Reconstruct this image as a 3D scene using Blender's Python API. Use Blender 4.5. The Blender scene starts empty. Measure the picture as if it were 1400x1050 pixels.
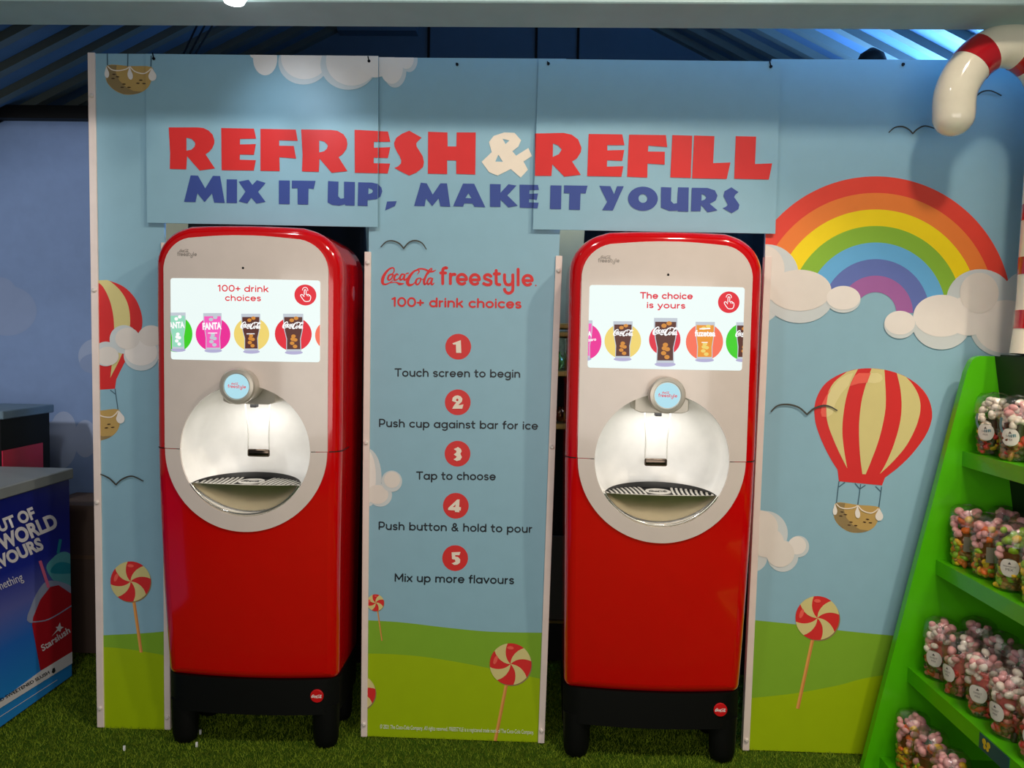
import bpy, bmesh, math, random
from mathutils import Vector, Matrix
from mathutils.geometry import tessellate_polygon
S = bpy.context.scene
COL = S.collection
rnd = random.Random(7)
PI = math.pi
# ------------------------------------------------------------------ camera
F_PX, CX, CY = 1050.0, 700.0, 525.0
CAM = Vector((0, -3.15, 1.695))
_p, _y, _r = (math.radians(a) for a in (3.268, -1.869, -1.072))
FW = Vector((math.sin(_y)*math.cos(_p), math.cos(_y)*math.cos(_p), -math.sin(_p)))
_rt = Vector((math.cos(_y), -math.sin(_y), 0))
_dn = FW.cross(_rt)
RT = _rt*math.cos(_r) + _dn*math.sin(_r)
DN = _dn*math.cos(_r) - _rt*math.sin(_r)
cd = bpy.data.cameras.new('camera'); cam = bpy.data.objects.new('camera', cd); COL.objects.link(cam)
cd.sensor_width = 36; cd.lens = F_PX*36/1400; cd.clip_start = .05
cam.matrix_world = Matrix(((RT.x, -DN.x, -FW.x, CAM.x), (RT.y, -DN.y, -FW.y, CAM.y), (RT.z, -DN.z, -FW.z, CAM.z), (0, 0, 0, 1)))
S.camera = cam
vs = S.view_settings
vs.view_transform = 'Standard'; vs.look = 'None'; vs.gamma = 1; vs.use_curve_mapping = False; vs.exposure = 0
# ------------------------------------------------------------------ world and lights
w = bpy.data.worlds.new('world'); S.world = w; w.use_nodes = True
w.node_tree.nodes['Background'].inputs[0].default_value = (.80, .86, .88, 1)
w.node_tree.nodes['Background'].inputs[1].default_value = .15

def light(name, typ, loc, power, color, target=None, **kw):
    d = bpy.data.lights.new(name, typ); d.energy = power; d.color = color
    for k, v in kw.items(): setattr(d, k, v)
    o = bpy.data.objects.new(name, d); COL.objects.link(o); o.location = loc
    if target is not None:
        o.rotation_euler = (Vector(target)-Vector(loc)).to_track_quat('-Z', 'Y').to_euler()
    return o
WARM = (1.0, .86, .68)
light('shop_lamp', 'SPOT', (2.15, -2.0, 3.95), 165, WARM, (1.1, 0, .9), spot_size=2.1, spot_blend=.6, shadow_soft_size=.07)
light('shop_lamp', 'SPOT', (1.1, -2.3, 4.15), 135, WARM, (.5, 0, .6), spot_size=2.0, spot_blend=.6, shadow_soft_size=.14)
light('shop_lamp', 'SPOT', (-1.3, -2.4, 4.15), 84, (.90, .93, .96), (-1.0, 0, .6), spot_size=1.8, spot_blend=.7, shadow_soft_size=.14)
light('added_front_fill', 'AREA', (.3, -4.6, 1.5), 62, (1, .94, .86), (.1, 0, .55), shape='RECTANGLE', size=4.2, size_y=1.6)  # added fill area behind the camera, brightens the lower fronts
light('shop_lamp', 'SPOT', (-3.2, -2.0, 2.85), 165, (.95, .97, 1), (-2.9, 1.1, 1.7), spot_size=1.15, spot_blend=.8, shadow_soft_size=.12)
light('shop_lamp', 'SPOT', (1.62, -1.35, 3.4), 60, WARM, (1.66, -.45, .9), spot_size=.8, spot_blend=.8, shadow_soft_size=.06)
light('roof_blue_lamp', 'AREA', (2.2, .9, 2.5), 300, (.20, .46, 1.0), (1.6, 1.0, 3.6), size=.6)
light('sign_spot', 'SPOT', (-1.045, -.53, 2.797), 8, (.72, .86, 1.0), (-1.0, 0, 2.50), spot_size=1.3, spot_blend=1, shadow_soft_size=.04)
light('beam_spot', 'SPOT', (.76, -.75, 3.15), 1.6, (.35, .75, 1.0), (.76, -.44, 2.93), spot_size=.7, spot_blend=1, shadow_soft_size=.03)
light('back_room_lamp', 'POINT', (.1, .88, 2.7), 9, (1, .92, .66), shadow_soft_size=.1)

# ------------------------------------------------------------------ materials
def lin(c):
    return tuple(((v/255)/12.92 if v/255 <= .04045 else ((v/255+.055)/1.055)**2.4) for v in c)
MATS = {}
def mat(name, rgb, rough=.5, metal=0, spec=.5, emit=0, coat=0, vary=.04, scale=14, bump=0, alpha=1):
    if name in MATS: return MATS[name]
    m = bpy.data.materials.new(name); m.use_nodes = True
    nt = m.node_tree; b = nt.nodes['Principled BSDF']
    c = lin(rgb)
    n = nt.nodes.new('ShaderNodeTexNoise'); n.inputs['Scale'].default_value = scale; n.inputs['Detail'].default_value = 4
    tc = nt.nodes.new('ShaderNodeTexCoord'); nt.links.new(tc.outputs['Object'], n.inputs['Vector'])
    r = nt.nodes.new('ShaderNodeValToRGB')
    r.color_ramp.elements[0].color = tuple(v*(1-vary) for v in c)+(1,)
    r.color_ramp.elements[1].color = tuple(min(1, v*(1+vary)) for v in c)+(1,)
    r.color_ramp.elements[0].position = .3; r.color_ramp.elements[1].position = .7
    nt.links.new(n.outputs['Fac'], r.inputs['Fac'])
    b.inputs['Roughness'].default_value = rough; b.inputs['Metallic'].default_value = metal
    b.inputs['Specular IOR Level'].default_value = spec
    b.inputs['Coat Weight'].default_value = coat; b.inputs['Coat Roughness'].default_value = .04
    if emit:
        b.inputs['Base Color'].default_value = (0.02, .02, .02, 1)
        nt.links.new(r.outputs['Color'], b.inputs['Emission Color']); b.inputs['Emission Strength'].default_value = emit
    else:
        nt.links.new(r.outputs['Color'], b.inputs['Base Color'])
    if bump:
        bp = nt.nodes.new('ShaderNodeBump'); bp.inputs['Strength'].default_value = bump; bp.inputs['Distance'].default_value = .01
        nt.links.new(n.outputs['Fac'], bp.inputs['Height']); nt.links.new(bp.outputs['Normal'], b.inputs['Normal'])
    MATS[name] = m
    return m
def clear_plastic(name, tint=(1, 1, 1), gloss=.12):
    m = bpy.data.materials.new(name); m.use_nodes = True; nt = m.node_tree
    nt.nodes.remove(nt.nodes['Principled BSDF'])
    out = nt.nodes['Material Output']
    t = nt.nodes.new('ShaderNodeBsdfTransparent'); t.inputs[0].default_value = tint+(1,)
    g = nt.nodes.new('ShaderNodeBsdfGlossy'); g.inputs['Roughness'].default_value = .12
    n = nt.nodes.new('ShaderNodeTexNoise'); n.inputs['Scale'].default_value = 60
    bp = nt.nodes.new('ShaderNodeBump'); bp.inputs['Strength'].default_value = .6
    nt.links.new(n.outputs['Fac'], bp.inputs['Height']); nt.links.new(bp.outputs['Normal'], g.inputs['Normal'])
    mx = nt.nodes.new('ShaderNodeMixShader'); mx.inputs[0].default_value = gloss
    nt.links.new(t.outputs[0], mx.inputs[1]); nt.links.new(g.outputs[0], mx.inputs[2]); nt.links.new(mx.outputs[0], out.inputs['Surface'])
    return m
V = dict(rough=.42, spec=.35, vary=.02)
SKY = mat('printed sky vinyl', (142, 182, 200), **V)
P_RED = mat('printed red vinyl', (216, 46, 46), **V)
P_BLUE = mat('printed blue vinyl', (58, 78, 150), **V)
P_CREAM = mat('printed cream vinyl', (240, 226, 208), **V)
P_CLOUD = mat('printed cloud white vinyl', (236, 228, 222), **V)
P_CLOUDS = mat('printed cloud edge vinyl', (206, 212, 214), **V)
P_CLOUDM = mat('printed cloud middle vinyl', (228, 219, 211), **V)
P_DARK = mat('printed dark vinyl', (30, 36, 44), **V)
P_BIRD = mat('printed bird vinyl', (66, 66, 60), **V)
P_TAN = mat('printed tan vinyl', (190, 156, 92), **V)
P_TAND = mat('printed brown tan vinyl', (146, 124, 84), **V)
P_STICK = mat('printed orange stick vinyl', (230, 160, 84), **V)
P_STICKD = mat('printed dark stick vinyl', (206, 128, 66), **V)
P_STRIPE = mat('printed straw vinyl', (216, 202, 136), **V)
P_GLINT = mat('printed pale red vinyl', (240, 98, 84), **V)
P_GLINTC = mat('printed pale straw vinyl', (228, 214, 154), **V)
P_HILL = mat('printed hill green vinyl', (128, 172, 44), **V)
P_HILLL = mat('printed lime green vinyl', (158, 184, 6), **V)
P_ROPE = mat('printed slate vinyl', (74, 104, 122), **V)
P_BROWN = mat('printed dark brown vinyl', (70, 48, 30), **V)
P_WHITE = mat('printed white vinyl', (238, 238, 234), **V)
RB = [mat('printed rainbow %s vinyl' % n, c, **V) for n, c in (('red', (232, 70, 54)), ('orange', (242, 130, 56)), ('yellow', (252, 220, 20)), ('green', (140, 186, 56)), ('blue', (104, 176, 226)), ('indigo', (100, 116, 184)), ('violet', (164, 100, 164)))]
TRIM = mat('white trim plastic', (232, 214, 206), rough=.4)
SCREW = mat('screw cap plastic', (224, 212, 204), rough=.3)
RED = mat('glossy red plastic', (204, 2, 8), rough=.12, coat=.6, vary=.02)
FACE = mat('glossy cream plastic', (222, 208, 200), rough=.16, coat=.3, vary=.02)
BLACK = mat('black plastic', (9, 9, 9), rough=.5, spec=.2)
SEAM = mat('dark gap', (14, 6, 6), rough=.7)
CHROME = mat('chrome', (225, 222, 216), rough=.12, metal=1)
STEEL = mat('brushed steel', (206, 196, 170), rough=.36, metal=1)
SATIN = mat('satin silver', (196, 188, 176), rough=.32, metal=.45)
WELL = mat('white dispensing well plastic', (248, 246, 242), rough=.3)
DCHROME = mat('dark chrome', (96, 84, 74), rough=.15, metal=1)
GREEN = mat('lime green painted wood', (76, 178, 4), rough=.3, coat=.2)
GREEN_SHADE = mat('green board with painted shade', (14, 46, 10), rough=.6)  # shelf green with the unlit darkness put into its colour
BEAM = mat('grey green painted beam', (164, 190, 194), rough=.6, bump=.25, scale=9)
ROOF = mat('blue grey roof sheet', (54, 76, 94), rough=.55)
RIB = mat('pale roof rib', (66, 74, 70), rough=.5)

# ------------------------------------------------------------------ helpers
def at(px, py, Y=0.0):
    d = RT*((px-CX)/F_PX) + DN*((py-CY)/F_PX) + FW
    return CAM + d*((Y-CAM.y)/d.y)
def at_x(px, py, X):
    d = RT*((px-CX)/F_PX) + DN*((py-CY)/F_PX) + FW
    return CAM + d*((X-CAM.x)/d.x)
def link(name, me, parent=None, loc=None):
    o = bpy.data.objects.new(name, me); COL.objects.link(o)
    if parent is not None: o.parent = parent
    if loc is not None: o.location = loc
    return o
def tag(o, label=None, cat=None, group=None, kind=None):
    for k, v in (('label', label), ('category', cat), ('group', group), ('kind', kind)):
        if v: o[k] = v
    return o
def thing(name, label, cat, loc=(0, 0, 0), rz=0, group=None):
    o = link(name, None, loc=loc); o.rotation_euler = (0, 0, rz)
    return tag(o, label, cat, group)
def fin(bm, name, mats, parent=None, smooth=None, loc=None):
    bmesh.ops.recalc_face_normals(bm, faces=bm.faces) if smooth != 'raw' else None
    me = bpy.data.meshes.new(name); bm.to_mesh(me); bm.free()
    for m in (mats if isinstance(mats, (list, tuple)) else [mats]): me.materials.append(m)
    if isinstance(smooth, (int, float)) and not isinstance(smooth, bool):
        me.polygons.foreach_set('use_smooth', [True]*len(me.polygons))
        try: me.set_sharp_from_angle(angle=math.radians(smooth))
        except Exception: pass
    elif smooth: me.polygons.foreach_set('use_smooth', [True]*len(me.polygons))
    return link(name, me, parent, loc)
def box(bm, x0, x1, y0, y1, z0, z1, mi=0):
    v = [bm.verts.new(p) for p in ((x0, y0, z0), (x1, y0, z0), (x1, y1, z0), (x0, y1, z0), (x0, y0, z1), (x1, y0, z1), (x1, y1, z1), (x0, y1, z1))]
    for q in ((0, 3, 2, 1), (4, 5, 6, 7), (0, 1, 5, 4), (1, 2, 6, 5), (2, 3, 7, 6), (3, 0, 4, 7)):
        bm.faces.new([v[i] for i in q]).material_index = mi
    return v
def bevel(bm, w, seg=2):
    bmesh.ops.bevel(bm, geom=bm.edges[:], offset=w, segments=seg, affect='EDGES', profile=.5)
def boxo(name, m, parent, x0, x1, y0, y1, z0, z1, bv=0):
    bm = bmesh.new(); box(bm, x0, x1, y0, y1, z0, z1)
    if bv: bevel(bm, bv)
    return fin(bm, name, m, parent)
def prism(bm, pts, off, mi=0):
    """closed 3D outline extruded by vector off"""
    a = [bm.verts.new(p) for p in pts]; b = [bm.verts.new(Vector(p)+Vector(off)) for p in pts]
    n = len(a)
    bm.faces.new(a).material_index = mi; bm.faces.new(b[::-1]).material_index = mi
    for i in range(n): bm.faces.new((a[i], b[i], b[(i+1) % n], a[(i+1) % n])).material_index = mi
def lathe(bm, prof, n=24, axis='Z', c=(0, 0, 0), cap=True, mi=0, sx=1, sy=1):
    """prof: list of (r, h)"""
    c = Vector(c); rings = []
    for r, h in prof:
        ring = []
        for i in range(n):
            a = 2*PI*i/n; u, v = r*math.cos(a)*sx, r*math.sin(a)*sy
            p = {'Z': (u, v, h), 'Y': (u, h, v), 'X': (h, u, v)}[axis]
            ring.append(bm.verts.new(c+Vector(p)))
        rings.append(ring)
    for A, B in zip(rings, rings[1:]):
        for i in range(n): bm.faces.new((A[i], A[(i+1) % n], B[(i+1) % n], B[i])).material_index = mi
    if cap:
        for ring in (rings[0][::-1], rings[-1]): bm.faces.new(ring).material_index = mi
def tube(bm, pts, rad, n=10, mi=0, cap=True):
    pts = [Vector(p) for p in pts]; rings = []; up = None
    rads = rad if isinstance(rad, (list, tuple)) else [rad]*len(pts)
    for i, p in enumerate(pts):
        t = (pts[min(i+1, len(pts)-1)]-pts[max(i-1, 0)]).normalized()
        if up is None: up = t.orthogonal().normalized()
        up = (up-t*up.dot(t)).normalized(); s = t.cross(up)
        rings.append([bm.verts.new(p+(up*math.cos(2*PI*k/n)+s*math.sin(2*PI*k/n))*rads[i]) for k in range(n)])
    fs = []
    for A, B in zip(rings, rings[1:]):
        row = [bm.faces.new((A[k], A[(k+1) % n], B[(k+1) % n], B[k])) for k in range(n)]
        for f in row: f.material_index = mi
        fs.append(row)
    if cap:
        bm.faces.new(rings[0][::-1]).material_index = mi; bm.faces.new(rings[-1]).material_index = mi
    return fs
def cr(pts, closed=False, n=6):
    """Catmull-Rom through 2D or 3D points"""
    P = [Vector(p) for p in pts]; out = []; m = len(P)
    for i in range(m if closed else m-1):
        if closed: a, b, c, d = P[i-1], P[i], P[(i+1) % m], P[(i+2) % m]
        else: a, b, c, d = P[max(i-1, 0)], P[i], P[i+1], P[min(i+2, m-1)]
        for k in range(n):
            t = k/n
            out.append(.5*((2*b)+(c-a)*t+(2*a-5*b+4*c-d)*t*t+(3*b-a-3*c+d)*t**3))
    if not closed: out.append(P[-1])
    return out
def ell(cx, cy, rx, ry=None, n=40, rot=0, a0=0, a1=2*PI):
    ry = rx if ry is None else ry; full = abs(a1-a0-2*PI) < 1e-6
    out = []
    for i in range(n if full else n+1):
        a = a0+(a1-a0)*i/n; u, v = rx*math.cos(a), ry*math.sin(a)
        out.append((cx+u*math.cos(rot)-v*math.sin(rot), cy+u*math.sin(rot)+v*math.cos(rot)))
    return out
def zf(x0, y0, s):
    """crop coordinates -> frame coordinates"""
    return lambda pts: [(x0+p[0]/s, y0+p[1]/s) for p in pts]

_tc = {}
def glyphs(txt, bold=0.0, shear=0.0):
    """text -> (verts2d normalised so that width = 1 and capital height = 1, triangles)"""
    key = (txt, bold, shear)
    if key in _tc: return _tc[key]
    def mesh_of(s):
        c = bpy.data.curves.new('t', 'FONT'); c.body = s; c.size = 1; c.offset = bold; c.resolution_u = 4; c.shear = shear
        o = bpy.data.objects.new('t', c); COL.objects.link(o)
        me = bpy.data.meshes.new_from_object(o.evaluated_get(bpy.context.evaluated_depsgraph_get()))
        bpy.data.objects.remove(o); bpy.data.curves.remove(c)
        me.calc_loop_triangles()
        r = ([(v.co.x, v.co.y) for v in me.vertices], [tuple(t.vertices) for t in me.loop_triangles])
        bpy.data.meshes.remove(me)
        return r
    h, _ = mesh_of('H'); lo = min(p[1] for p in h); cap = max(p[1] for p in h)-lo
    v, t = mesh_of(txt)
    x0 = min(p[0] for p in v); x1 = max(p[0] for p in v)
    _tc[key] = ([((p[0]-x0)/(x1-x0), (p[1]-lo)/cap) for p in v], t)
    return _tc[key]

class Print:
    """flat printed artwork; f(px, py, layer) gives the point on the printed surface"""
    def __init__(s, f, bend=0): s.f = f; s.bend = bend; s.bm = bmesh.new(); s.mats = []; s.j = 0
    def mi(s, m):
        if m not in s.mats: s.mats.append(m)
        return s.mats.index(m)
    def tris(s, verts, tris, m, layer, run=0.0):
        s.j += 1; L = layer+.04*(s.j % 20)
        n = max(1, len(verts)-1); vv = [s.bm.verts.new((x, L+run*i/n, y) if s.bend else s.f(x, y, L+run*i/n)) for i, (x, y) in enumerate(verts)]; k = s.mi(m)
        for t in tris:
            if len(set(t)) == 3:
                try: s.bm.faces.new([vv[i] for i in t]).material_index = k
                except ValueError: pass
    def poly(s, pts, m, layer=1, holes=()):
        loops = [[Vector((p[0], p[1], 0)) for p in pts]]+[[Vector((p[0], p[1], 0)) for p in h] for h in holes]
        flat = [(v.x, v.y) for l in loops for v in l]
        s.tris(flat, tessellate_polygon(loops), m, layer); return s
    def stroke(s, pts, wd, m, layer=1, n=6, smooth=True, rcap=False):
        """line of width wd (number or list along the given points)"""
        P = cr(pts, n=n) if smooth else [Vector(p) for p in pts]
        k = len(P)
        def wat(i):
            if not isinstance(wd, (list, tuple)): return wd
            u = i/(k-1)*(len(wd)-1); a = int(min(u, len(wd)-2)); return wd[a]+(wd[a+1]-wd[a])*(u-a)
        V2 = []; T = []
        for i, p in enumerate(P):
            t = (P[min(i+1, k-1)]-P[max(i-1, 0)]); t = t.normalized() if t.length else Vector((1, 0)); nn = Vector((-t.y, t.x))*wat(i)/2
            V2 += [(p+nn)[:2], (p-nn)[:2]]
        for i in range(k-1): T += [(2*i, 2*i+1, 2*i+3), (2*i, 2*i+3, 2*i+2)]
        s.tris(V2, T, m, layer, .5)
        if rcap:
            for i in (0, k-1): s.poly(ell(P[i].x, P[i].y, wat(i)/2, n=14), m, layer)
        return s
    def text(s, txt, p0, p1, cap, m, layer=1, bold=0.0, shear=0.0):
        """baseline from p0 to p1, capital height cap, all in the surface's 2D coordinates (y down)"""
        v, t = glyphs(txt, bold, shear); p0, p1 = Vector(p0), Vector(p1); u = p1-p0; up = Vector((u.y, -u.x)).normalized()*cap
        s.tris([tuple(p0+u*a+up*b) for a, b in v], t, m, layer); return s
    def build(s, name, parent, clip=(), label=None):
        for co, no in clip:                                             # keep the side the normal points away from
            bmesh.ops.bisect_plane(s.bm, geom=s.bm.verts[:]+s.bm.edges[:]+s.bm.faces[:], plane_co=co, plane_no=no, clear_outer=True)
        if s.bend:                                                      # fine cuts so that the print follows the curved front
            for i in range(-40, 41): bmesh.ops.bisect_plane(s.bm, geom=s.bm.verts[:]+s.bm.edges[:]+s.bm.faces[:], plane_co=(i*s.bend, 0, 0), plane_no=(1, 0, 0))
            for v in s.bm.verts: v.co = s.f(v.co.x, v.co.z, v.co.y)
        if not s.bm.faces: s.bm.free(); return None
        o = fin(s.bm, name, s.mats, parent, smooth='raw')
        if label: o['label'] = label
        return o
_B, _T, _X, _D = .085, .915, .64, -.26
def _arc(cx, cy, rx, ry, a0, a1, n=14): return [(cx+rx*math.cos(math.radians(a0+(a1-a0)*i/n)), cy+ry*math.sin(math.radians(a0+(a1-a0)*i/n))) for i in range(n+1)]
_cy, _ry, _rx = (_B+_X)/2, (_X-_B)/2, .295
_L = {' ': (.36, []), 'o': (.78, [_arc(.39, _cy, _rx, _ry, 0, 360, 26)]), 'c': (.70, [_arc(.39, _cy, _rx, _ry, 48, 312, 20)]),
 'e': (.78, [[(.10, _cy), (.685, _cy)]+_arc(.39, _cy, _rx, _ry, 0, 318, 24)[1:]]),
 'a': (.80, [_arc(.385, _cy, _rx, _ry, 0, 360, 26), [(.69, _X), (.69, _B)]]), 'b': (.80, [_arc(.415, _cy, _rx, _ry, 0, 360, 26), [(.11, _T), (.11, _B)]]),
 'd': (.80, [_arc(.385, _cy, _rx, _ry, 0, 360, 26), [(.69, _T), (.69, _B)]]), 'p': (.80, [_arc(.415, _cy, _rx, _ry, 0, 360, 26), [(.11, _X), (.11, _D+.04)]]),
 'g': (.80, [_arc(.385, _cy, _rx, _ry, 0, 360, 26), [(.69, _X), (.69, -.02)]+_arc(.415, -.02, .275, .20, 0, -140, 12)]),
 'h': (.74, [[(.11, _T), (.11, _B)], [(.11, .37)]+_arc(.37, .40, .26, .24, 180, 0, 14)+[(.63, _B)]]), 'n': (.74, [[(.11, _X), (.11, _B)], [(.11, .37)]+_arc(.37, .40, .26, .24, 180, 0, 14)+[(.63, _B)]]),
 'm': (1.16, [[(.11, _X), (.11, _B)], [(.11, .40)]+_arc(.345, .42, .235, .22, 180, 0, 12)+[(.58, _B)], [(.58, .42)]+_arc(.815, .42, .235, .22, 180, 0, 12)+[(1.05, _B)]]),
 'u': (.74, [[(.11, _X), (.11, .33)]+_arc(.37, .33, .26, .245, 180, 360, 14)+[(.63, _X)], [(.63, _X), (.63, _B)]]), 'r': (.46, [[(.11, _X), (.11, _B)], [(.11, .38)]+_arc(.37, .38, .26, .25, 180, 95, 8)]),
 's': (.60, [_arc(.30, .505, .195, .135, 35, 265, 14)+_arc(.30, .225, .205, .14, 85, -145, 14)]), 't': (.50, [[(.20, .86), (.20, .24)]+_arc(.34, .24, .14, .155, 180, 285, 8), [(.05, _X-.01), (.42, _X-.01)]]),
 'f': (.46, [[(.18, _B), (.18, .76)]+_arc(.32, .76, .14, .155, 180, 80, 8), [(.05, _X-.01), (.40, _X-.01)]]), 'i': (.22, [[(.11, _X), (.11, _B)], [(.11, .88), (.11, .885)]]), 'l': (.22, [[(.11, _T), (.11, _B)]]),
 'k': (.68, [[(.11, _T), (.11, _B)], [(.56, _X), (.13, .30)], [(.29, .43), (.59, _B)]]), 'v': (.68, [[(.07, _X), (.34, _B), (.61, _X)]]), 'x': (.66, [[(.08, _X), (.58, _B)], [(.58, _X), (.08, _B)]]),
 'y': (.68, [[(.07, _X), (.34, _B)], [(.61, _X), (.30, -.08), (.22, -.2), (.10, -.22)]]), 'T': (.80, [[(.06, _T), (.74, _T)], [(.40, _T), (.40, _B)]]),
 'P': (.78, [[(.12, _B), (.12, _T), (.40, _T)]+_arc(.43, .64, .26, .275, 85, -85, 14)+[(.12, .365)]]), 'M': (1.06, [[(.12, _B), (.12, _T), (.53, .30), (.94, _T), (.94, _B)]]),
 '&': (.86, [[(.76, _B), (.30, .58)]+_arc(.40, .735, .165, .18, 205, -40, 14)+[(.26, .46)]+_arc(.36, .29, .25, .205, 125, 300, 14)+[(.70, .40)]]),
 '1': (.44, [[(.06, .80), (.28, _T), (.28, _B)]]), '0': (.84, [_arc(.42, .5, .325, .415, 0, 360, 26)]), '+': (.66, [[(.08, .45), (.58, .45)], [(.33, .70), (.33, .20)]])}
def stext(P, txt, p0, p1, cap, m, layer=1, wt=.17):
    """rounded geometric lettering drawn with one stroke width, baseline from p0 to p1"""
    p0, p1 = Vector(p0), Vector(p1); W = sum(_L[c][0]+.055 for c in txt)-.055; u = (p1-p0)/W; up = Vector((u.y, -u.x)).normalized()*cap; x = 0
    for c in txt:
        wd, sts = _L[c]
        for st in sts:
            runs = [[Vector(st[0])]]
            for i in range(1, len(st)):                                 # a new stroke at every sharp corner
                runs[-1].append(Vector(st[i]))
                if i < len(st)-1 and (runs[-1][-1]-runs[-1][-2]).length and (Vector(st[i+1])-Vector(st[i])).angle(runs[-1][-1]-runs[-1][-2], 0) > .7: runs.append([Vector(st[i])])
            for r_ in runs: P.stroke([tuple(p0+u*(x+q.x)+up*q.y) for q in r_], wt*cap, m, layer, smooth=False, rcap=True)
        x += wd+.055
def onboard(Y, o=None):
    """artwork on the plane Y; parent offset o"""
    o = Vector(o) if o else Vector((0, 0, 0))
    return lambda x, y, L: at(x, y, Y-.0006*L)-o
def clipx(x0, x1, z0=0, z1=2.832): return (((x0, 0, 0), (-1, 0, 0)), ((x1, 0, 0), (1, 0, 0)), ((0, 0, z0), (0, 0, -1)), ((0, 0, z1), (0, 0, 1)))

# the script logo, in units of its own: x 0..1 across, y down, about 0.34 tall
def script_logo(P, x, y, wid, m, layer=3, slope=0.0, bw=1.0):
    k = wid/450.0
    M = lambda pts: [(x+(a-75)*k, y+(b-168)*k+(a-75)*k*slope) for a, b in pts]
    W = lambda l: [v*k*bw for v in l]
    P.stroke(M([(150, 158), (176, 128), (170, 97), (135, 108), (98, 150), (80, 195), (82, 228), (105, 236), (140, 222), (168, 200)]), W([6, 9, 10, 13, 20, 24, 20, 12, 8, 4]), m, layer)
    P.stroke(M([(92, 240), (130, 226), (190, 218), (225, 232), (262, 226)]), W([3, 6, 8, 20, 4]), m, layer)
    P.stroke(M([(158, 150), (135, 160), (124, 188), (136, 200), (156, 184), (166, 156), (156, 149), (180, 160)]), W([10, 14, 14, 12, 10, 11, 8, 5]), m, layer)
    P.stroke(M([(212, 158), (200, 148), (180, 172), (180, 198), (204, 194), (226, 170)]), W([9, 12, 15, 14, 9, 5]), m, layer)
    P.stroke(M([(262, 150), (240, 152), (226, 180), (232, 198), (252, 184), (268, 150), (260, 186), (268, 198), (288, 180)]), W([9, 13, 15, 13, 10, 12, 15, 12, 5]), m, layer)
    P.stroke(M([(276, 146), (300, 138)]), W([10, 10]), m, layer)
    P.stroke(M([(372, 150), (388, 126), (374, 112), (340, 128), (305, 172), (290, 212), (300, 238), (330, 236), (356, 212)]), W([5, 9, 10, 14, 22, 26, 22, 12, 5]), m, layer)
    P.stroke(M([(362, 122), (380, 104), (430, 104), (470, 122), (500, 124), (530, 110)]), W([4, 10, 12, 14, 12, 4]), m, layer)
    P.stroke(M([(388, 180), (366, 194), (360, 224), (376, 234), (396, 212), (402, 186), (390, 178), (416, 190)]), W([10, 14, 15, 13, 10, 11, 8, 5]), m, layer)
    P.stroke(M([(416, 196), (456, 150), (494, 108), (484, 100), (456, 138), (430, 200), (434, 232), (456, 216)]), W([5, 8, 9, 8, 14, 18, 16, 5]), m, layer)
    P.stroke(M([(494, 178), (470, 184), (456, 214), (464, 232), (484, 214), (500, 180), (490, 220), (498, 234), (516, 218)]), W([9, 13, 15, 13, 10, 12, 15, 12, 5]), m, layer)
# the rounded lettering word, x 0..1, baseline y, from the board artwork
def round_word(P, x0, y0, x1, y1, m, layer=3, fat=1.0):
    sl = (y1-y0)/(x1-x0); k = (x1-x0)/775.0
    def M(pts):
        out = []
        for a, b in pts:
            u = (a-565)*k; out.append((x0+u, y0+u*sl+(b-242-(a-565)*.0155)*k))
        return out
    wd = 25*k*fat
    def st(*pts, **kw): P.stroke(M(pts), wd, m, layer, rcap=True, **kw)
    st((582, 232), (582, 130), (588, 108), (604, 100), (614, 102)); st((566, 143), (606, 143), smooth=False)
    st((646, 232), (646, 152), smooth=False); st((646, 180), (656, 160), (676, 154), (684, 156))
    for cx, cy in ((742, 195), (850, 197), (1291, 203)):
        st((cx-36, cy+3), (cx+36, cy+3), smooth=False)
        P.stroke(M([(cx+38*math.cos(a), cy-40*math.sin(a)) for a in [i*.3 for i in range(0, 19)]]), wd, m, layer, rcap=True)
    st((984, 170), (962, 157), (934, 166), (934, 188), (958, 199), (984, 212), (980, 236), (950, 242), (924, 230))
    st((1028, 122), (1028, 215), (1036, 236), (1058, 240)); st((1012, 150), (1056, 150), smooth=False)
    st((1098, 158), (1098, 205), (1110, 234), (1134, 242), (1158, 230), (1167, 208))
    st((1167, 158), (1167, 275), (1154, 302), (1128, 312), (1104, 296), (1098, 278))
    st((1211, 112), (1211, 242), smooth=False)

# ------------------------------------------------------------------ setting
def struct(o): o['kind'] = 'structure'; return o
FLOOR = mat('green turf backing', (56, 82, 14), rough=.95, vary=.25, scale=60, spec=.1)
struct(boxo('floor', FLOOR, None, -4.6, 4.6, -7, 3.2, -.05, 0))
def grass():
    import numpy as np
    r = np.random.default_rng(3); n = 210000
    x = r.uniform(-2.9, 2.1, n); y = r.uniform(-.75, 1.05, n); h = r.uniform(.007, .016, n)
    a = r.uniform(0, 2*PI, n); wv = r.uniform(.0010, .0019, n); lx = r.normal(0, .007, n); ly = r.normal(0, .007, n)
    co = np.zeros((n, 3, 3)); dx, dy = np.cos(a)*wv, np.sin(a)*wv
    co[:, 0] = np.stack([x-dx, y-dy, 0*x], 1); co[:, 1] = np.stack([x+dx, y+dy, 0*x], 1); co[:, 2] = np.stack([x+lx, y+ly, h], 1)
    me = bpy.data.meshes.new('artificial_grass'); me.vertices.add(3*n); me.vertices.foreach_set('co', co.ravel())
    me.loops.add(3*n); me.loops.foreach_set('vertex_index', np.arange(3*n, dtype=np.int32))
    me.polygons.add(n); me.polygons.foreach_set('loop_start', np.arange(0, 3*n, 3, dtype=np.int32))
    me.update(); me.validate()
    me.materials.append(mat('green turf fibre', (112, 132, 28), rough=.7, vary=.35, scale=25, spec=.2))
    tag(link('artificial_grass', me), 'short green artificial grass covering the floor', 'grass', kind='stuff')
grass()
WALLB = mat('blue painted wall', (116, 138, 176), rough=.7, bump=.05)
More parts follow.
